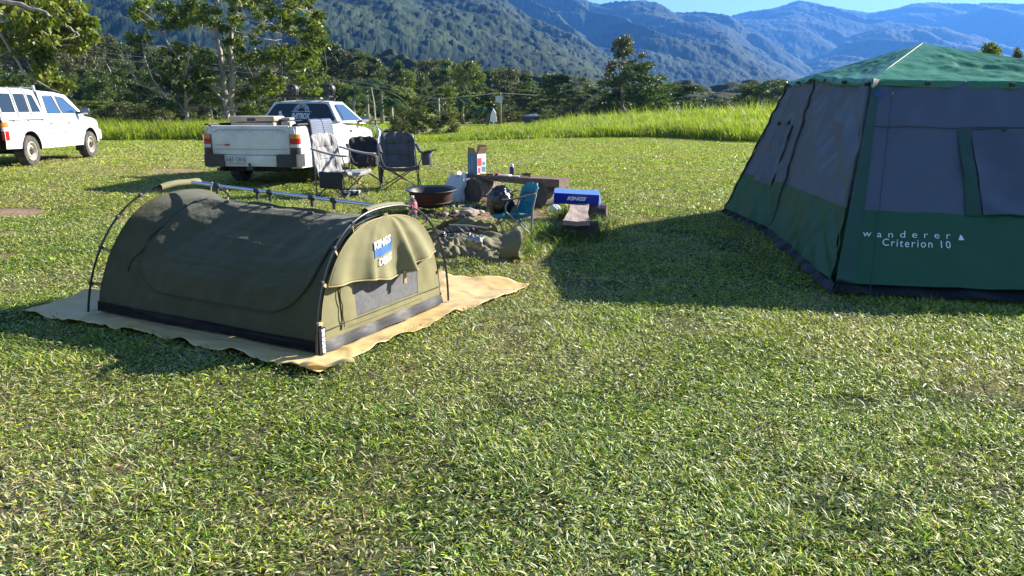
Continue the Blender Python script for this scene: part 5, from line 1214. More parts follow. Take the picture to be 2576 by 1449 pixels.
# ================================================================== camp chairs
CGREY = mat('chair_grey_fabric', (.30, .29, .285), .85, col2=(.24, .235, .23), nscale=8, bump=.4, bscale=16, bdist=.01, sheen=.2)
CDARK = mat('chair_charcoal_fabric', (.075, .075, .085), .55, col2=(.06, .06, .065), nscale=8, bump=.4, bscale=16, bdist=.01)
CBLK = mat('chair_black_fabric', (.02, .02, .023), .75, bump=.4, bscale=18, bdist=.01)
ORG = mat('orange_plastic', (.65, .16, .02), .5)
TUB = mat('chair_tube', (.12, .12, .125), .3, .7)
def camp_chair(name, label, loc, rz, w=.56, dep=.50, h=1.0, seat=.44, backm=CDARK, seatm=CDARK, left_bag=True, right_bag=True, group='folding camp chairs', tubem=None, armm=None):
    t = thing(name, label, 'chair', loc, rz, group); tubem = tubem or TUB; hw = w / 2
    spread = .06; legs = []
    fl_, fr_, bl_, br_ = (-hw - spread, -dep / 2 - .03, 0), (hw + spread, -dep / 2 - .03, 0), (-hw - spread, dep / 2 + .02, 0), (hw + spread, dep / 2 + .02, 0)
    tfl, tfr, tbl, tbr = (-hw, -dep / 2, seat), (hw, -dep / 2, seat), (-hw, dep / 2, seat - .06), (hw, dep / 2, seat - .06)
    def leg(a, b, r=.010): m_ = MB(); m_.tube([a, Vector(a).lerp(Vector(b), .5), b], r, 7); return m_.build('leg', tubem, t, True)
    leg(fl_, tfr); leg(fr_, tfl); leg(bl_, tbr); leg(br_, tbl); leg(fl_, tbl); leg(bl_, tfl); leg(fr_, tbr); leg(br_, tfr)
    for s in (-1, 1):
        m_ = MB(); m_.tube([(s * (hw + .05), dep / 2 + .03, 0), (s * (hw + .03), dep / 2 + .05, seat), (s * (hw + .0), dep / 2 + .13, h * .93)], .012, 8); m_.build('back_post', tubem, t, True)
        m_ = MB(); m_.tube([(s * hw, -dep / 2, seat), (s * (hw + .05), -dep / 2 - .03, seat + .12 * h), (s * (hw + .06), -dep / 2 - .0, seat + .22 * h)], .011, 8); m_.build('arm_post', tubem, t, True)
    m_ = MB(); m_.box((0, -dep / 2 - .03, seat * .5), (.06, .03, .03), bev=.006); m_.build('joint', ORG, t)
    m_ = MB()
    for p in (fl_, fr_, bl_, br_): m_.lathe([(.0, 0), (.02, .0), (.018, .03), (.012, .035)], 8, Matrix.Translation(p))
    m_.build('foot_cap', BLKP, t)
    def seatf(u, v): 
        x = (-1 + 2 * u) * (hw + .01); y = -dep / 2 - .03 + (dep + .06) * v
        return (x, y, seat - .01 - .05 * v - .075 * math.sin(math.pi * u) * (.5 + .6 * math.sin(math.pi * v)) + .008 * nz(u * 5, v * 5, rz))
    m_ = MB(); m_.grid(seatf, 18, 14); m_.grid(lambda u, v: (seatf(u, 0)[0], seatf(u, 0)[1] - .004, seatf(u, 0)[2] - .055 * v), 18, 2); m_.build('seat', seatm, t, 2, solid=.018)
    def backf(u, v):
        x = (-1 + 2 * u) * (hw + .015 - .02 * v); z = seat - .07 + (h - seat + .07) * v; q = abs(-1 + 2 * u)
        z -= (.05 * q ** 4) * (v > .8) * (v - .8) * 5
        return (x, dep / 2 + .03 + .12 * v + .05 * math.sin(math.pi * u) * (1 - .5 * v) - .02 * math.sin(math.pi * min(1, max(0, (v - .68) / .3))) + .026 * nz(u * 6, v * 5, rz + 1) + .014 * (1 - abs(math.sin(u * 15 + 3 * nz(u * 3, v * 2, rz)))) ** 2 * math.sin(v * 3.1) + .010 * nz(u * 14, v * 9, rz), z + .010 * math.sin(u * 19) * (v > .97))
    m_ = MB(); m_.grid(backf, 30, 30); bk = m_.build('backrest', backm, t, 2, solid=.022)
    m_ = MB(); 
    for vv in (.36, .68): m_.tube([Vector(backf(.2 + .6 * i / 12, vv)) + Vector((0, -.014, 0)) for i in range(13)], .004, 4)
    for uu in (.17, .83): m_.tube([Vector(backf(uu, .08 + .88 * i / 12)) + Vector((0, -.014, 0)) for i in range(13)], .004, 4)
    m_.build('stitching', CBLK, bk)
    for s in (-1, 1):
        def armf(u, v, s=s): return (s * (hw + .05 + .03 * h * (u - .5) * 2 + .03 * v * 0), dep / 2 + .09 - (dep + .20) * v, seat + .33 * h - .12 * h * math.sin(v * 1.57) + .02 * v + .02 * math.sin(math.pi * u))
        m_ = MB(); m_.grid(armf, 4, 12); m_.build('armrest', armm or backm, t, 2, solid=.015 if armm is None else .005)
        bag = left_bag if s < 0 else right_bag
        if bag == 'cooler' or (bag is True and s > 0):
            m_ = MB(); M = Matrix.Translation((s * (hw + .16), -dep / 2 + .06, seat + .0)); m_.lathe([(.0, 0), (.085, .0), (.09, .02), (.095, .22), (.09, .235), (.0, .24)], 16, M); pc = m_.build('cup_pouch', CDARK if backm is not CGREY else CBLK, t, True)
            m_ = MB(); m_.box((s * (hw + .20), -dep / 2 - .0, seat + .25), (.26, .16, .018), Matrix.Rotation(R(-9) * s, 3, 'Y'), bev=.006); m_.build('pouch_lid', CBLK, pc)
        if bag == 'side' or (bag is True and s < 0):
            m_ = MB(); m_.grid(lambda u, v: (s * (hw + .055 + .03 * math.sin(math.pi * u) * (1 - v * .3)), -dep / 2 + .02 + (dep - .08) * u, seat - .02 - .27 * v + .01 * nz(u * 4, v * 4, 2)), 12, 10); m_.build('side_pocket', CBLK, t, 2, solid=.025)
    return t
p = at(863, 497, .05); 
def gpt(px, py): 
    q = at(px, py, .05); return (q.x, q.y, Hf(q.x, q.y))
g1 = gpt(858, 500); ch1 = camp_chair('camp_chair', 'light grey high backed folding chair turned side-on beside the ute, black bag on its side', (g1[0] + .02, g1[1] + .25, g1[2]), R(62), w=.60, dep=.56, h=1.02, backm=CGREY, seatm=CGREY, left_bag='side', right_bag=False)
o = bpy.data.objects; 
g3 = gpt(1008, 480); ch3 = camp_chair('camp_chair', 'charcoal padded folding chair with a cup pouch, standing alone behind the fire bowl', (g3[0] - .0, g3[1] + .05, g3[2]), R(14), w=.60, dep=.50, h=1.0, backm=CDARK, seatm=CDARK, left_bag='side', right_bag=True)
g2 = gpt(890, 478); ch2 = camp_chair('camp_chair', 'low backed black folding chair standing between the grey chair and the ute', (g2[0] + .08, g2[1] + .9, g2[2]), R(18), w=.54, dep=.46, h=.88, backm=CBLK, seatm=CBLK, left_bag=False, right_bag=False)
# black organiser bag hanging across the grey chair
m_ = MB(); m_.grid(lambda u, v: (-.16 + .34 * u, -.02 + .04 * math.sin(math.pi * u), .16 * v + .02 * math.sin(u * 3) - .0), 14, 8); 
ob = m_.build('bag', CBLK, None, 2, solid=.10); ob.location = (g1[0] + .42, g1[1] + .22, g1[2] + .50); ob.rotation_euler = (0, 0, R(-20)); tag(ob, 'black organiser bag with orange clips lying across the seat of the light grey chair', 'bag')
m_ = MB(); m_.tube([(.06, -.07, .15), (.055, -.085, .08), (.07, -.08, .05)], .008, 5); m_.build('clip', ORG, ob)
m_ = MB(); m_.tube([(.14, -.06, .16), (.15, -.08, .1)], .006, 5); m_.build('clip', ORG, ob)
g = gpt(884, 500); m_ = MB(); m_.box((0, 0, .07), (.30, .16, .08), bev=.015); m_.tube([(-.13, -.05, .12), (-.1, -.05, .14), (.1, -.05, .14), (.13, -.05, .12)], .012, 6); ob = m_.build('tray', mat('black_white_tray', (.6, .6, .6), .5, col2=(.02, .02, .02), nscale=14, ramp=(.45, .5)), None, True); ob.location = g; tag(ob, 'small black and white tray on the grass under the light grey chair', 'tray')

# low teal chair by the fire, a black rubbish bag on its seat
TEAL = mat('teal_fabric', (.05, .33, .43), .7, col2=(.035, .26, .36), nscale=6, bump=.5, bscale=14, bdist=.012, trans=.25)
gk = at(1298, 590, 0); kid = camp_chair('child_chair', 'small bright teal folding chair facing left by the fire place', (gk.x - .07, gk.y + .02, Hf(gk.x, gk.y)), R(-62), w=.34, dep=.30, h=.60, seat=.29, backm=TEAL, seatm=TEAL, left_bag=False, right_bag=False, group=None, tubem=mat('grey_tube', (.25, .27, .28), .55, .3), armm=CBLK)
BINB = mat('bin_bag', (.008, .008, .009), .22, bump=1, bscale=9, bdist=.05, spec=.8)
def blob(fn, nu=26, nv=16):
    m_ = MB(); m_.grid(fn, nu, nv); return m_
bk = blob(lambda u, v: (lambda th, ph: ((.145 + .03 * nz(3 * math.cos(th), 3 * math.sin(th), ph * 2)) * math.cos(th) * math.sin(ph), (.15 + .03 * nz(3 * math.cos(th), 3 * math.sin(th), 4 + ph * 2)) * math.sin(th) * math.sin(ph), .14 - (.15 + .035 * nz(4 * math.cos(th), 4 * math.sin(th), 8 + ph * 3)) * math.cos(ph)))(u * 2 * math.pi, v * math.pi), 40, 24)
ob = bk.build('rubbish_bag', BINB, None, 2); ob.location = (gk.x - .19, gk.y + .04, .24); ob.scale = (1.15, 1.1, 1.2); tag(ob, 'shiny black rubbish bag stuffed on the seat of the teal chair', 'bag')

# ================================================================== fire place
RUST = mat('rusty_iron', (.085, .038, .022), .75, .3, col2=(.045, .028, .022), nscale=5, bump=.3, bscale=30)
IRON = mat('dark_iron', (.045, .045, .048), .42, .5, col2=(.03, .03, .03), nscale=4, bump=.15, bscale=20)
fc = Vector((at(1090, 540).x, 10.55, Hf(-1.1, 10.5)))
fire = thing('fire_bowl', 'wide rusty iron fire bowl with a flared rim on a low ring stand', 'fire bowl', fc)
M = Matrix.Rotation(R(2.5), 4, 'X')
mb = MB(); mb.lathe([(.0, .075), (.12, .08), (.22, .11), (.28, .19), (.315, .315), (.365, .335), (.372, .34), (.366, .347), (.312, .328), (.272, .20), (.21, .125), (.1, .10), (0, .095)], 48, M)
bo = mb.build('bowl', [RUST, IRON], fire, True)
for p_ in bo.data.polygons:
    c_ = p_.center
    if p_.normal.z > .05: p_.material_index = 1
mb = MB(); ring_ = [M @ Vector((.285 * math.cos(a), .285 * math.sin(a), .17)) for a in np.linspace(0, 2 * math.pi, 33)]; mb.tube(ring_, .010, 6); mb.build('stand_ring', RUST, fire, True)
for a in (-.85, .9, 2.6, 4.1):
    mb = MB(); mb.tube([(.285 * math.cos(a), .285 * math.sin(a), .17), (.31 * math.cos(a), .31 * math.sin(a), -.04)], .009, 6); mb.build('leg', RUST, fire)
def rock(c, r, seed, name='rock', m=None, lab=None, grp='stones and lumps round the fire bowl', flat=.62):
    bm = bmesh.new(); bmesh.ops.create_icosphere(bm, subdivisions=3, radius=1); rr_ = random.Random(seed); ax = Vector((rr_.uniform(.8, 1.3), rr_.uniform(.7, 1.1), flat))
    for v in bm.verts:
        n = v.co.normalized(); d = 1 + .30 * mnoise.noise(n * 1.6 + Vector((seed, 0, 0))) + .12 * mnoise.noise(n * 4 + Vector((0, seed, 0)))
        q = n * d; q.x = max(-.85, min(.9, q.x)); v.co = Vector((q.x * ax.x, q.y * ax.y, q.z * ax.z)) * r
    me = bpy.data.meshes.new(name); bm.to_mesh(me); bm.free(); me.shade_smooth(); me.set_sharp_from_angle(angle=R(25)); o_ = link(name, me, None, [m])
    o_.location = (c.x, c.y, c.z + r * flat * .6); o_.rotation_euler = (0, 0, rr_.uniform(0, 6)); return tag(o_, lab, 'stone', grp)
STN = mat('river_stone', (.40, .31, .26), .9, col2=(.26, .21, .18), nscale=9, bump=.4, bscale=30, bdist=.01); STN2 = mat('pale_stone', (.48, .42, .34), .9, col2=(.30, .25, .2), nscale=12, bump=.4, bscale=30, bdist=.01)
STN3 = mat('dark_stone', (.10, .08, .07), .9, col2=(.05, .045, .04), nscale=12, bump=.4, bscale=30, bdist=.01)
rocks = [(1178, 552, .115, STN, 'large rounded pinkish stone, biggest in front of the fire bowl'), (1162, 534, .06, STN, 'brown stone behind the large pinkish stone by the bowl leg'), (1196, 548, .065, STN2, 'pale blocky stone right of the large pinkish stone'), (1211, 545, .045, STN2, 'pale angular stone at the right end of the stone ring'),
         (1185, 535, .05, STN, 'flat brown stone behind the pale blocky stone'), (1148, 546, .05, STN2, 'small pale stone left of the large pinkish stone'), (1200, 533, .05, STN3, 'dark stone at the back right of the stone ring'), (1140, 534, .05, STN, 'reddish stone just right of the bowl stand leg'),
         (1120, 552, .06, STN, 'pinkish stone under the right side of the fire bowl'), (1218, 536, .035, STN3, 'smallest dark stone at the right edge of the ring'), (1085, 556, .05, STN3, 'sooty stone beneath the front of the fire bowl'), (1060, 552, .055, STN3, 'sooty stone right of the pink drink bottle'), (1040, 548, .05, STN3, 'sooty stone behind the pink drink bottle')]
for i, (px, py, r_, m_, lab) in enumerate(rocks):
    c = at(px, py); c.z = Hf(c.x, c.y); rock(c, r_, i * 3.1, 'stone', m_, lab)
Vc = []; mb = MB(); rr_ = random.Random(4)
for i in range(170):
    a = rr_.uniform(0, 6.28); q = rr_.random() ** .6; x = fc.x + .1 + .62 * q * math.cos(a); y = fc.y - .12 + .5 * q * math.sin(a); s_ = rr_.uniform(.008, .035)
    mb.box((x, y, Hf(x, y) + s_ * .4), (s_ * rr_.uniform(1, 2.4), s_, s_ * .8), Matrix.Rotation(rr_.uniform(0, 6), 3, 'Z') @ Matrix.Rotation(rr_.uniform(-.6, .6), 3, 'X'))
tag(mb.build('charcoal', mat('charcoal', (.016, .015, .015), .8, col2=(.12, .11, .10), nscale=7, ramp=(.5, .8))), kind='stuff')
# leaf litter on the bare soil and lawn
def litter(name, pts, m, s0, s1):
    rg = np.random.default_rng(31); xs_ = []; ys_ = []
    for (px, py, r, n) in pts:
        c = at(px, py); xs_.append(c.x + rg.normal(0, r, n)); ys_.append(c.y + rg.normal(0, r, n))
    x = np.concatenate(xs_); y = np.concatenate(ys_); n = len(x); z = H(x, y) + rg.uniform(.002, .02, n); ln = rg.uniform(s0, s1, n)
    V, F = blades(x, y, z, ln, ln * .4, rg.uniform(0, .4, n), rg.uniform(0, 6.28, n)); q = rg.random((n, 1))
    return tag(np_mesh(name, V, F, [MATS['grass_blade']], fcol=np.array([.30, .22, .12]) * q + np.array([.14, .08, .04]) * (1 - q)), kind='stuff')
litter('leaf_litter', [(1250, 530, .45, 500), (1200, 500, .6, 400), (1340, 545, .4, 300), (1280, 508, .25, 250), (950, 1050, .8, 60), (1700, 1150, 1.2, 80), (300, 420, 2.5, 300), (160, 560, 1.2, 120), (1300, 560, .5, 200)], None, .015, .05)

# pink drink bottle
c = at(1040, 560); bt = thing('drink_bottle', 'clear plastic bottle with pink drink and white cap behind the swag hoop', 'bottle', (c.x, c.y, Hf(c.x, c.y)))
CLR = bpy.data.materials.new('clear_plastic'); CLR.use_nodes = True; b_ = CLR.node_tree.nodes['Principled BSDF']; b_.inputs['Transmission Weight'].default_value = .9; b_.inputs['Roughness'].default_value = .08; b_.inputs['IOR'].default_value = 1.2; b_.inputs['Base Color'].default_value = (.9, .93, .95, 1)
mb = MB(); mb.lathe([(0, 0), (.05, 0), (.058, .015), (.053, .04), (.058, .06), (.053, .08), (.058, .1), (.058, .21), (.045, .255), (.018, .29), (.016, .30)], 24); mb.build('bottle_shell', CLR, bt, True)
mb = MB(); mb.lathe([(.0592, .105), (.0592, .215), (.050, .24)], 24); mb.build('label_band', mat('pink_label', (.9, .15, .20), .4), bt, True)
mb = MB(); mb.lathe([(.0, .295), (.02, .295), (.02, .32), (0, .32)], 16, close=False); mb.build('cap', LW, bt, True)

# ================================================================== log benches
BARK = mat('log_bark', (.16, .12, .09), .95, col2=(.34, .28, .21), nscale=7, bump=1, bscale=22, bdist=.03, stretch=(1, 4, 4)); ENDG = mat('log_end_grain', (.055, .042, .035), .9, col2=(.11, .085, .065), nscale=10, bump=.6, bscale=25, bdist=.02)
PLANK = mat('weathered_plank', (.10, .062, .042), .8, col2=(.20, .135, .10), nscale=4, bump=.5, bscale=12, bdist=.01, stretch=(.8, 12, 8)); PLANK2 = mat('grey_weathered_plank', (.36, .27, .235), .85, col2=(.22, .165, .14), nscale=4, bump=.5, bscale=12, bdist=.01, stretch=(12, .8, 8))
def log(M, r, ln, seed):
    mb = MB(); n = 30
    def fn(u, v):
        a = u * 2 * math.pi; q = r * (1 + .10 * mnoise.noise(Vector((math.cos(a) * 1.5, math.sin(a) * 1.5, v * 2 + seed))) + .035 * mnoise.noise(Vector((math.cos(a) * 7, math.sin(a) * 7, v * 3 + seed))))
        return M @ Vector((q * math.cos(a), -ln / 2 + ln * v, q * math.sin(a)))
    mb.grid(fn, 40, 12)
    for v in (0, 1): mb.poly([fn(i / 40, v) for i in range(40)], None, 1)
    return mb
b1 = at(1285, 505, .0); bench = thing('log_bench', 'dark timber plank bench on two thick log ends behind the teal chair', 'bench', (b1.x, 11.45, Hf(0, 11.4)))
BO = Vector(bench.location)
def relp(px, py, Y): return atY(px, py, Y) - BO
for (px, Y, r_, rz_, ln_) in ((1213, 11.75, .205, -38, .50), (1368, 11.25, .215, -38, .46)):
    c = atY(px, 500, Y); M = Matrix.Translation((c.x - BO.x, Y - BO.y, r_ - .03)) @ Matrix.Rotation(R(rz_), 4, 'Z')
    log(M, r_, ln_, px).build('log_support', [BARK, ENDG], bench, True)
pa = atY(1178, 452, 11.9) - BO; pb = atY(1420, 458, 11.0) - BO; dirp = (pb - pa); dirp.z = 0; L_ = dirp.length; dirp.normalize(); sidep = Vector((-dirp.y, dirp.x, 0))
def plankf(u, v, top, w_=.34, th0=.055, th1=.12, z=.435):
    p = pa + dirp * (L_ * u); p.z = z + .012 * nz(u * 4, v * 2, 3)
    q = p + sidep * (w_ * (v - .5) + .012 * nz(u * 6, v, 8)); q.z -= 0 if top else th0 + (th1 - th0) * u
    return q
mb = MB()
mb.grid(lambda u, v: plankf(u, v, True), 40, 6); mb.grid(lambda u, v: plankf(u, v, False), 40, 6)
for v in (0, 1): mb.grid(lambda u, w_: Vector(plankf(u, v, True)).lerp(Vector(plankf(u, v, False)), w_), 40, 3)
for u in (0, 1): mb.grid(lambda v, w_: Vector(plankf(u, v, True)).lerp(Vector(plankf(u, v, False)), w_), 6, 3)
mb.build('plank', PLANK, bench, True)
def on_plank(u, v=.5): q = plankf(u, v, True) + BO; return q
# second, low bench seen end on
n0 = at(1450, 557, .25); e0 = at(1459, 506, .28); bench2 = thing('low_log_bench', 'low grey plank bench seen end-on in long grass, under the blue carton', 'bench', (n0.x, n0.y, 0)); O2 = Vector(bench2.location)
e0 = e0 - O2; e0.z = .265; s0 = Vector((0, 0, .25)); dr = (e0 - s0).normalized(); sdv = Vector((dr.y, -dr.x, 0)).normalized()
def pl2(u, v, top): 
    wd = (.315 - .05 * math.sin(u * math.pi) - .05 * u) * (1 + .06 * nz(u * 5, 0, 1)); p = s0.lerp(e0, u) + sdv * wd * (v - .5); p.z += .012 * nz(u * 6, v * 3, 4) + .02 * abs(v - .5) - (0 if top else .055); return p
mb = MB(); mb.grid(lambda u, v: pl2(u, v, True), 40, 8); mb.grid(lambda u, v: pl2(u, v, False), 40, 4)
for v in (0, 1): mb.grid(lambda u, w_: pl2(u, v, True).lerp(pl2(u, v, False), w_), 40, 2)
for u in (0, 1): mb.grid(lambda v, w_: pl2(u, v, True).lerp(pl2(u, v, False), w_), 8, 2)
mb.build('plank', PLANK2, bench2, True)
for (y_, x_, r_, ln_) in ((.28, .04, .13, .42), (1.55, .12, .17, .5)):
    M = Matrix.Translation((x_ + dr.x * y_, y_, .085)) @ Matrix.Rotation(R(78), 4, 'Z'); log(M, r_, ln_, y_ * 9).build('log_support', [ENDG, ENDG], bench2, True)
# blue carton on the low bench
BLU = mat('blue_card', (.005, .018, .36), .4, coat=.2); LBL = mat('light_blue_card', (.10, .22, .62), .45); KRA = mat('brown_card', (.38, .25, .14), .8)
c = at(1450, 508, .285); bx_ = thing('blue_carton', 'long bright blue carton with white lettering lying on the low bench', 'carton', (c.x, c.y + .06, .272), R(-5)); bx_.rotation_euler = (R(11), R(2.5), R(-5))
mb = MB(); mb.poly([(-.30, -.09, .0), (.30, -.09, .0), (.30, -.09, .145), (-.30, -.09, .145)]); mb.poly([(-.30, .11, .0), (.30, .11, .0), (.30, .11, .145), (-.30, .11, .145)]); mb.poly([(-.30, -.09, 0), (.30, -.09, 0), (.30, .11, 0), (-.30, .11, 0)]); mb.poly([(-.30, -.09, 0), (-.30, .11, 0), (-.30, .11, .145), (-.30, -.09, .145)]); mb.build('box_body', BLU, bx_, solid=.004)
mb = MB(); mb.poly([(-.302, -.092, .147), (.302, -.092, .147), (.302, .112, .147), (-.302, .112, .147)]); mb.build('top_panel', LBL, bx_, solid=.003)
mb = MB(); mb.poly([(.303, -.09, .0), (.33, -.04, -.01), (.335, .06, .01), (.303, .11, .0), (.303, .11, .145), (.303, -.09, .145)]); mb.build('end_flap', LBL, bx_, solid=.003)
put_text('KINGS', 'lettering', LW, bx_, lambda x, z: (-.125 + x, -.0955, .055 + z), .26, .055, shear=.3, bold=.05)
# printed carton standing open on the dark bench
PRT = mat('print_blue_grey', (.10, .19, .29), .5); PRW = mat('print_pale', (.62, .66, .68), .5); PRR = mat('print_red', (.6, .05, .06), .5)
q = on_plank(.10); op = thing('open_carton', 'upright blue and white printed carton with open flaps, standing on the dark bench', 'carton', q + Vector((0, 0, .003)), R(-40))
w_, d__, h_ = .20, .20, .315
mb = MB(); mb.poly([(-w_ / 2, -d__ / 2, 0), (w_ / 2, -d__ / 2, 0), (w_ / 2, -d__ / 2, h_), (-w_ / 2, -d__ / 2, h_)]); mb.poly([(-w_ / 2, d__ / 2, 0), (-w_ / 2, -d__ / 2, 0), (-w_ / 2, -d__ / 2, h_), (-w_ / 2, d__ / 2, h_)]); mb.poly([(-w_ / 2, d__ / 2, 0), (w_ / 2, d__ / 2, 0), (w_ / 2, d__ / 2, h_), (-w_ / 2, d__ / 2, h_)]); mb.poly([(-w_ / 2, -d__ / 2, 0), (w_ / 2, -d__ / 2, 0), (w_ / 2, d__ / 2, 0), (-w_ / 2, d__ / 2, 0)]); mb.build('side_panel', PRT, op, solid=.004)
mb = MB(); mb.poly([(w_ / 2, -d__ / 2, 0), (w_ / 2, d__ / 2, 0), (w_ / 2, d__ / 2, h_), (w_ / 2, -d__ / 2, h_)]); pp = mb.build('front_panel', PRW, op, solid=.004)
mb = MB(); mb.poly([(w_ / 2 + .004, -d__ / 2 + .01, .13), (w_ / 2 + .004, -.0, .13), (w_ / 2 + .004, -.0, .25), (w_ / 2 + .004, -d__ / 2 + .01, .25)]); mb.poly([(w_ / 2 + .004, -.08, .02), (w_ / 2 + .004, -.03, .02), (w_ / 2 + .004, -.03, .1), (w_ / 2 + .004, -.08, .1)]); mb.build('print_patch', PRR, pp)
mb = MB(); mb.poly([(w_ / 2 + .004, .02, .14), (w_ / 2 + .004, .08, .14), (w_ / 2 + .004, .08, .19), (w_ / 2 + .004, .02, .19)]); mb.poly([(w_ / 2 + .004, 0, .04), (w_ / 2 + .004, .09, .03), (w_ / 2 + .004, .09, .11), (w_ / 2 + .004, .0, .12)]); mb.build('print_patch', PRT, pp)
for nm, pts in (('flap', [(-w_ / 2, -d__ / 2, h_), (w_ / 2, -d__ / 2, h_), (w_ / 2 - .03, -d__ / 2 - .04, h_ + .10), (-w_ / 2 + .03, -d__ / 2 - .04, h_ + .10)]), ('flap', [(-w_ / 2, -d__ / 2, h_), (-w_ / 2, d__ / 2, h_), (-w_ / 2 - .05, d__ / 2 - .02, h_ + .09), (-w_ / 2 - .05, -d__ / 2 + .02, h_ + .09)]),
                ('flap', [(-w_ / 2, d__ / 2, h_), (w_ / 2, d__ / 2, h_), (w_ / 2, d__ / 2 + .03, h_ + .13), (-w_ / 2, d__ / 2 + .03, h_ + .13)]), ('flap', [(w_ / 2, -d__ / 2, h_), (w_ / 2, d__ / 2, h_), (w_ / 2 + .055, d__ / 2 - .02, h_ + .10), (w_ / 2 + .055, -d__ / 2 + .02, h_ + .10)])):
    mb = MB(); mb.poly(pts); mb.build(nm, KRA, op, solid=.004)
WK = [(.02, .06), (.07, .05), (.12, .055), (.17, .05)]
put_text('OUTDOOR', 'print_lettering', PRW, op, lambda x, y: (-.02 + y, -d__ / 2 - .004, .27 - x), .2, .022, bold=.01)
put_text('CAMPING', 'print_lettering', PRW, op, lambda x, y: (-.07 + y, -d__ / 2 - .004, .2 - x), .16, .016)
# small things along the plank
def item(name, mb, m, u, v, lab, cat, smooth=True, dz=.002, rz=0):
    o_ = mb.build(name, m, None, smooth); q = on_plank(u, v); o_.location = q + Vector((0, 0, dz)); o_.rotation_euler = (0, 0, rz); return tag(o_, lab, cat)
q = on_plank(.47, .5); cn_ = thing('spray_can', 'dark blue spray can with a pale cap standing on the dark bench', 'can', q)
mb = MB(); mb.lathe([(0, 0), (.033, .0), (.035, .005), (.035, .125), (.028, .138)], 20); mb.build('can_body', mat('can_blue', (.025, .02, .14), .25, .3, col2=(.25, .05, .02), nscale=14, ramp=(.55, .65)), cn_, True)
mb = MB(); mb.lathe([(.028, .138), (.026, .17), (.018, .18), (0, .18)], 16); mb.build('cap', mat('cap_grey', (.55, .52, .5), .4), cn_, True)
mb = MB(); mb.box((0, 0, .012), (.09, .05, .024), bev=.008); item('yellow_tool', mb, mat('yellow_plastic', (.75, .5, .02), .5), .20, .25, 'small yellow object beside the open carton on the bench', 'tool', rz=.3)
mb = MB(); mb.box((0, 0, .012), (.11, .045, .024), bev=.006); item('black_case', mb, BLKP, .275, .2, 'small black case between the yellow and the red things on the bench', 'case', rz=.1)
mb = MB(); mb.lathe([(0, 0), (.04, 0), (.045, .02), (.03, .035), (0, .035)], 14); item('red_roll', mb, mat('red_plastic', (.5, .02, .05), .4), .35, .25, 'small red roll on the middle of the bench', 'roll')
mb = MB(); mb.box((0, 0, .010), (.20, .11, .020), bev=.004); item('white_box', mb, mat('white_card', (.75, .74, .72), .6), .44, .15, 'flat white packet lying at the foot of the spray can', 'packet', rz=-.4)
mb = MB(); mb.box((0, 0, .006), (.14, .06, .012), bev=.003); item('paper_sheet', mb, mat('white_card', (.7, .7, .7), .6), .55, .15, 'thin pale packet right of the flat white packet', 'packet', rz=-.3)
mb = MB(); mb.tube([(-.07, 0, .03), (.02, 0, .032), (.05, 0, .03), (.085, 0, .03)], [.02, .025, .03, .028], 12); item('torch', mb, mat('brown_torch', (.10, .07, .03), .5, col2=(.5, .42, .25), nscale=9, ramp=(.55, .6)), .63, .45, 'brown and cream torch lying near the right end of the dark bench', 'torch', rz=-.5)
mb = MB(); mb.tube([(-.12, .02, .008), (0, -.02, .02), (.12, 0, .008)], .005, 6); item('black_pen', mb, BLKP, .53, .6, 'thin black stick lying behind the packets on the bench', 'stick')

# white carrier bags leaning on the left log
PLB = mat('white_carrier_plastic', (.86, .87, .90), .35, bump=.8, bscale=9, bdist=.03, trans=.6, spec=.6)
def cbag(px, py, Y, hh, w0, w1, tilt, seed, nm, lab):
    c = atY(px, py, Y); c.z = Hf(c.x, Y)
    def fn(u, v):
        a = u * 2 * math.pi; r_ = (w0 + (w1 - w0) * v) / 2 * (1 + .22 * nz(math.cos(a) * 1.6, math.sin(a) * 1.6, v * 3 + seed) + .10 * nz(math.cos(a) * 5, math.sin(a) * 5, v * 4 + seed) * (1 + v)) 
        top = .035 * math.sin(a * 2 + seed) * (v > .97) + .012 * math.sin(a * 5) * max(0, v - .8) * 5
        return Vector((r_ * math.cos(a) * (1 if v < .999 else .98) + tilt * v * hh, r_ * .42 * math.sin(a), hh * v + top))
    mb = MB(); mb.grid(fn, 44, 22); mb.poly([fn(i / 44, 0) for i in range(44)]); o_ = mb.build(nm, PLB, None, 2, solid=.002); o_.location = c; return tag(o_, lab, 'bag')
cbag(1128, 480, 11.6, .44, .46, .24, .36, 2, 'carrier_bag', 'tall white plastic bag standing open left of the dark bench')
cbag(1170, 480, 12.15, .42, .20, .22, -.02, 7, 'carrier_bag', 'smaller crumpled white plastic bag between the tall bag and the printed carton')
PIP = blob(lambda u, v: (lambda th, ph, r_: (r_ * math.cos(th) * math.sin(ph), r_ * .8 * math.sin(th) * math.sin(ph), .055 - r_ * .7 * math.cos(ph)))(u * 2 * math.pi, v * math.pi, .085 * (1 + .35 * nz(3 * math.cos(u * 6.283), 3 * math.sin(u * 6.283), v * 3))))
o_ = PIP.build('crumpled_wrap', mat('grey_white_wrap', (.6, .66, .64), .6, bump=.6, bscale=20), None, 2); c = at(1396, 545); o_.location = (c.x, c.y, Hf(c.x, c.y)); tag(o_, 'crumpled pale plastic wrap in the grass left of the low bench', 'wrapper')
mb = MB(); mb.tube([(-.06, 0, .03), (.06, 0, .03)], .025, 10); o_ = mb.build('drink_carton', mat('white_card', (.75, .74, .72), .6), None, True); c = at(1522, 569); o_.location = (c.x, c.y, 0); o_.rotation_euler = (0, 0, -.9); tag(o_, 'small white tube lying in the grass right of the low bench', 'wrapper')

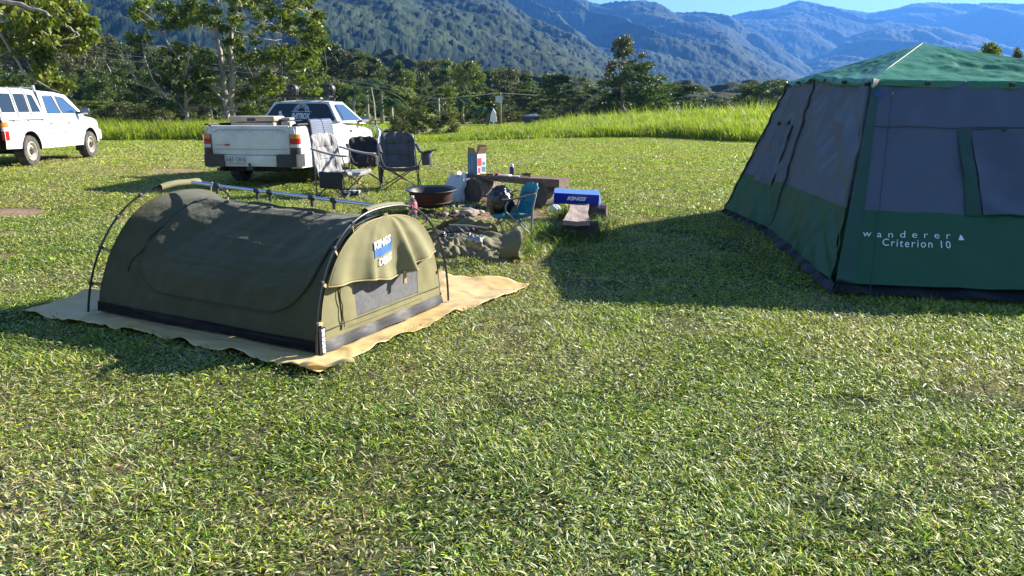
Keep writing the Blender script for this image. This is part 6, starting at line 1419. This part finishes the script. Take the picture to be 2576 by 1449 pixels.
# ------------------------------------------------------------------ heaped canvas carry bag behind the swag
BAGC = mat('bag_canvas', (.19, .17, .09), .85, col2=(.13, .115, .06), nscale=5, bump=.8, bscale=9, bdist=.015)
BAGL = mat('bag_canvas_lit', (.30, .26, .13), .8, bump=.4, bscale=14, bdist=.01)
go = at(1190, 625, 0); bagT = thing('carry_bag', 'open olive canvas carry bag heaped on the grass behind the swag tent', 'bag', (go.x, go.y, 0)); GO = Vector(bagT.location)
def rl(px, py, z): return at(px, py, z) - GO
def sheet(c00, c10, c11, c01, bump, seed, nu=30, nv=20):
    def fn(u, v):
        p = c00.lerp(c10, u).lerp(c01.lerp(c11, u), v); b = bump * (math.sin(math.pi * u) * math.sin(math.pi * v)) ** .5
        p = p + Vector((.02 * nz(u * 5, v * 5, seed), .02 * nz(u * 5, v * 4, seed + 3), b + .035 * nz(u * 4, v * 4, seed + 6) + .014 * nz(u * 12, v * 11, seed) + .012 * math.sin(u * 17 + v * 12 + 4 * nz(u * 3, v * 3, seed)))); p.z = max(p.z, .004); return p
    mb = MB(); mb.grid(fn, nu, nv); return mb
sheet(rl(1090, 640, .02), rl(1278, 662, .02), rl(1262, 590, .20), rl(1078, 585, .20), .05, 1, 50, 34).build('bag_base', BAGC, bagT, 2, solid=.008)
sheet(rl(1085, 600, .05), rl(1262, 592, .12), rl(1245, 566, .26), rl(1172, 545, .30), .02, 4, 40, 16).build('back_flap', BAGC, bagT, 2, solid=.008)
sheet(rl(1072, 600, .04), rl(1150, 572, .10), rl(1175, 546, .28), rl(1110, 560, .20), .04, 9, 24, 16).build('side_flap', BAGC, bagT, 2, solid=.008)
sheet(rl(1095, 655, .01), rl(1165, 648, .02), rl(1160, 605, .14), rl(1100, 612, .12), .10, 14, 26, 20).build('front_lump', BAGC, bagT, 2, solid=.01)
sheet(rl(1150, 652, .01), rl(1272, 668, .01), rl(1282, 630, .10), rl(1160, 618, .08), .03, 22, 40, 12).build('front_flap', BAGC, bagT, 2, solid=.01)
# rolled open end on the right
ce = rl(1272, 625, .14)
def endroll(u, v):
    a = u * 2 * math.pi; r_ = .115 + .05 * v + .02 * nz(math.cos(a) * 2, math.sin(a) * 2, v * 2)
    return Vector((ce.x - .05 + .20 * v + .02 * math.sin(a * 3), ce.y + r_ * 1.25 * math.cos(a) + .08 * v, max(.006, ce.z + r_ * .95 * math.sin(a) + .05 * v)))
mb = MB(); mb.grid(endroll, 36, 12); mb.build('open_end', BAGC, bagT, 2, solid=.012)
# contents: dark webbing, poles, tag papers, pale strap
mb = MB(); rr_ = random.Random(9)
for i in range(26):
    p0 = rl(rr_.uniform(1100, 1190), rr_.uniform(578, 602), rr_.uniform(.17, .22)); p1 = p0 + Vector((rr_.uniform(-.14, .14), rr_.uniform(-.08, .08), rr_.uniform(-.02, .04))); mb.tube([p0, p0.lerp(p1, .5) + Vector((0, 0, .025)), p1], rr_.uniform(.006, .014), 5)
mb.build('webbing_strap', BLKP, bagT)
mb = MB()
for i in range(9):
    p0 = rl(1120 + i * 8, 594 + 5 * math.sin(i), .235); mb.box(p0, (.035, .02, .012), Matrix.Rotation(rr_.uniform(0, 3), 3, 'Z') @ Matrix.Rotation(.5, 3, 'X'))
mb.build('tag_paper', mat('tag_grey', (.16, .16, .17), .6), bagT)
mb = MB(); mb.tube([rl(1130, 566, .25), rl(1180, 568, .27), rl(1225, 574, .24), rl(1235, 570, .26)], .010, 6); mb.build('pale_cord', mat('pale_cord', (.35, .33, .28), .7), bagT, True)
sheet(rl(1168, 616, .17), rl(1208, 628, .15), rl(1214, 606, .24), rl(1176, 596, .25), .02, 31, 14, 10).build('folded_flap', BAGL, bagT, 2, solid=.008)
sheet(rl(1172, 603, .235), rl(1214, 612, .235), rl(1212, 600, .265), rl(1180, 594, .27), .015, 35, 14, 8).build('paper_label', mat('label_white', (.38, .40, .43), .5), bagT, 2, solid=.002)
mb = MB(); mb.tube([rl(1215, 622, .18), rl(1208, 606, .22), rl(1218, 596, .25)], .011, 6); mb.tube([rl(1190, 634, .12), rl(1196, 640, .14), rl(1193, 646, .10)], .006, 6); mb.build('pale_strap', mat('pale_cord', (.35, .33, .28), .7), bagT, True)
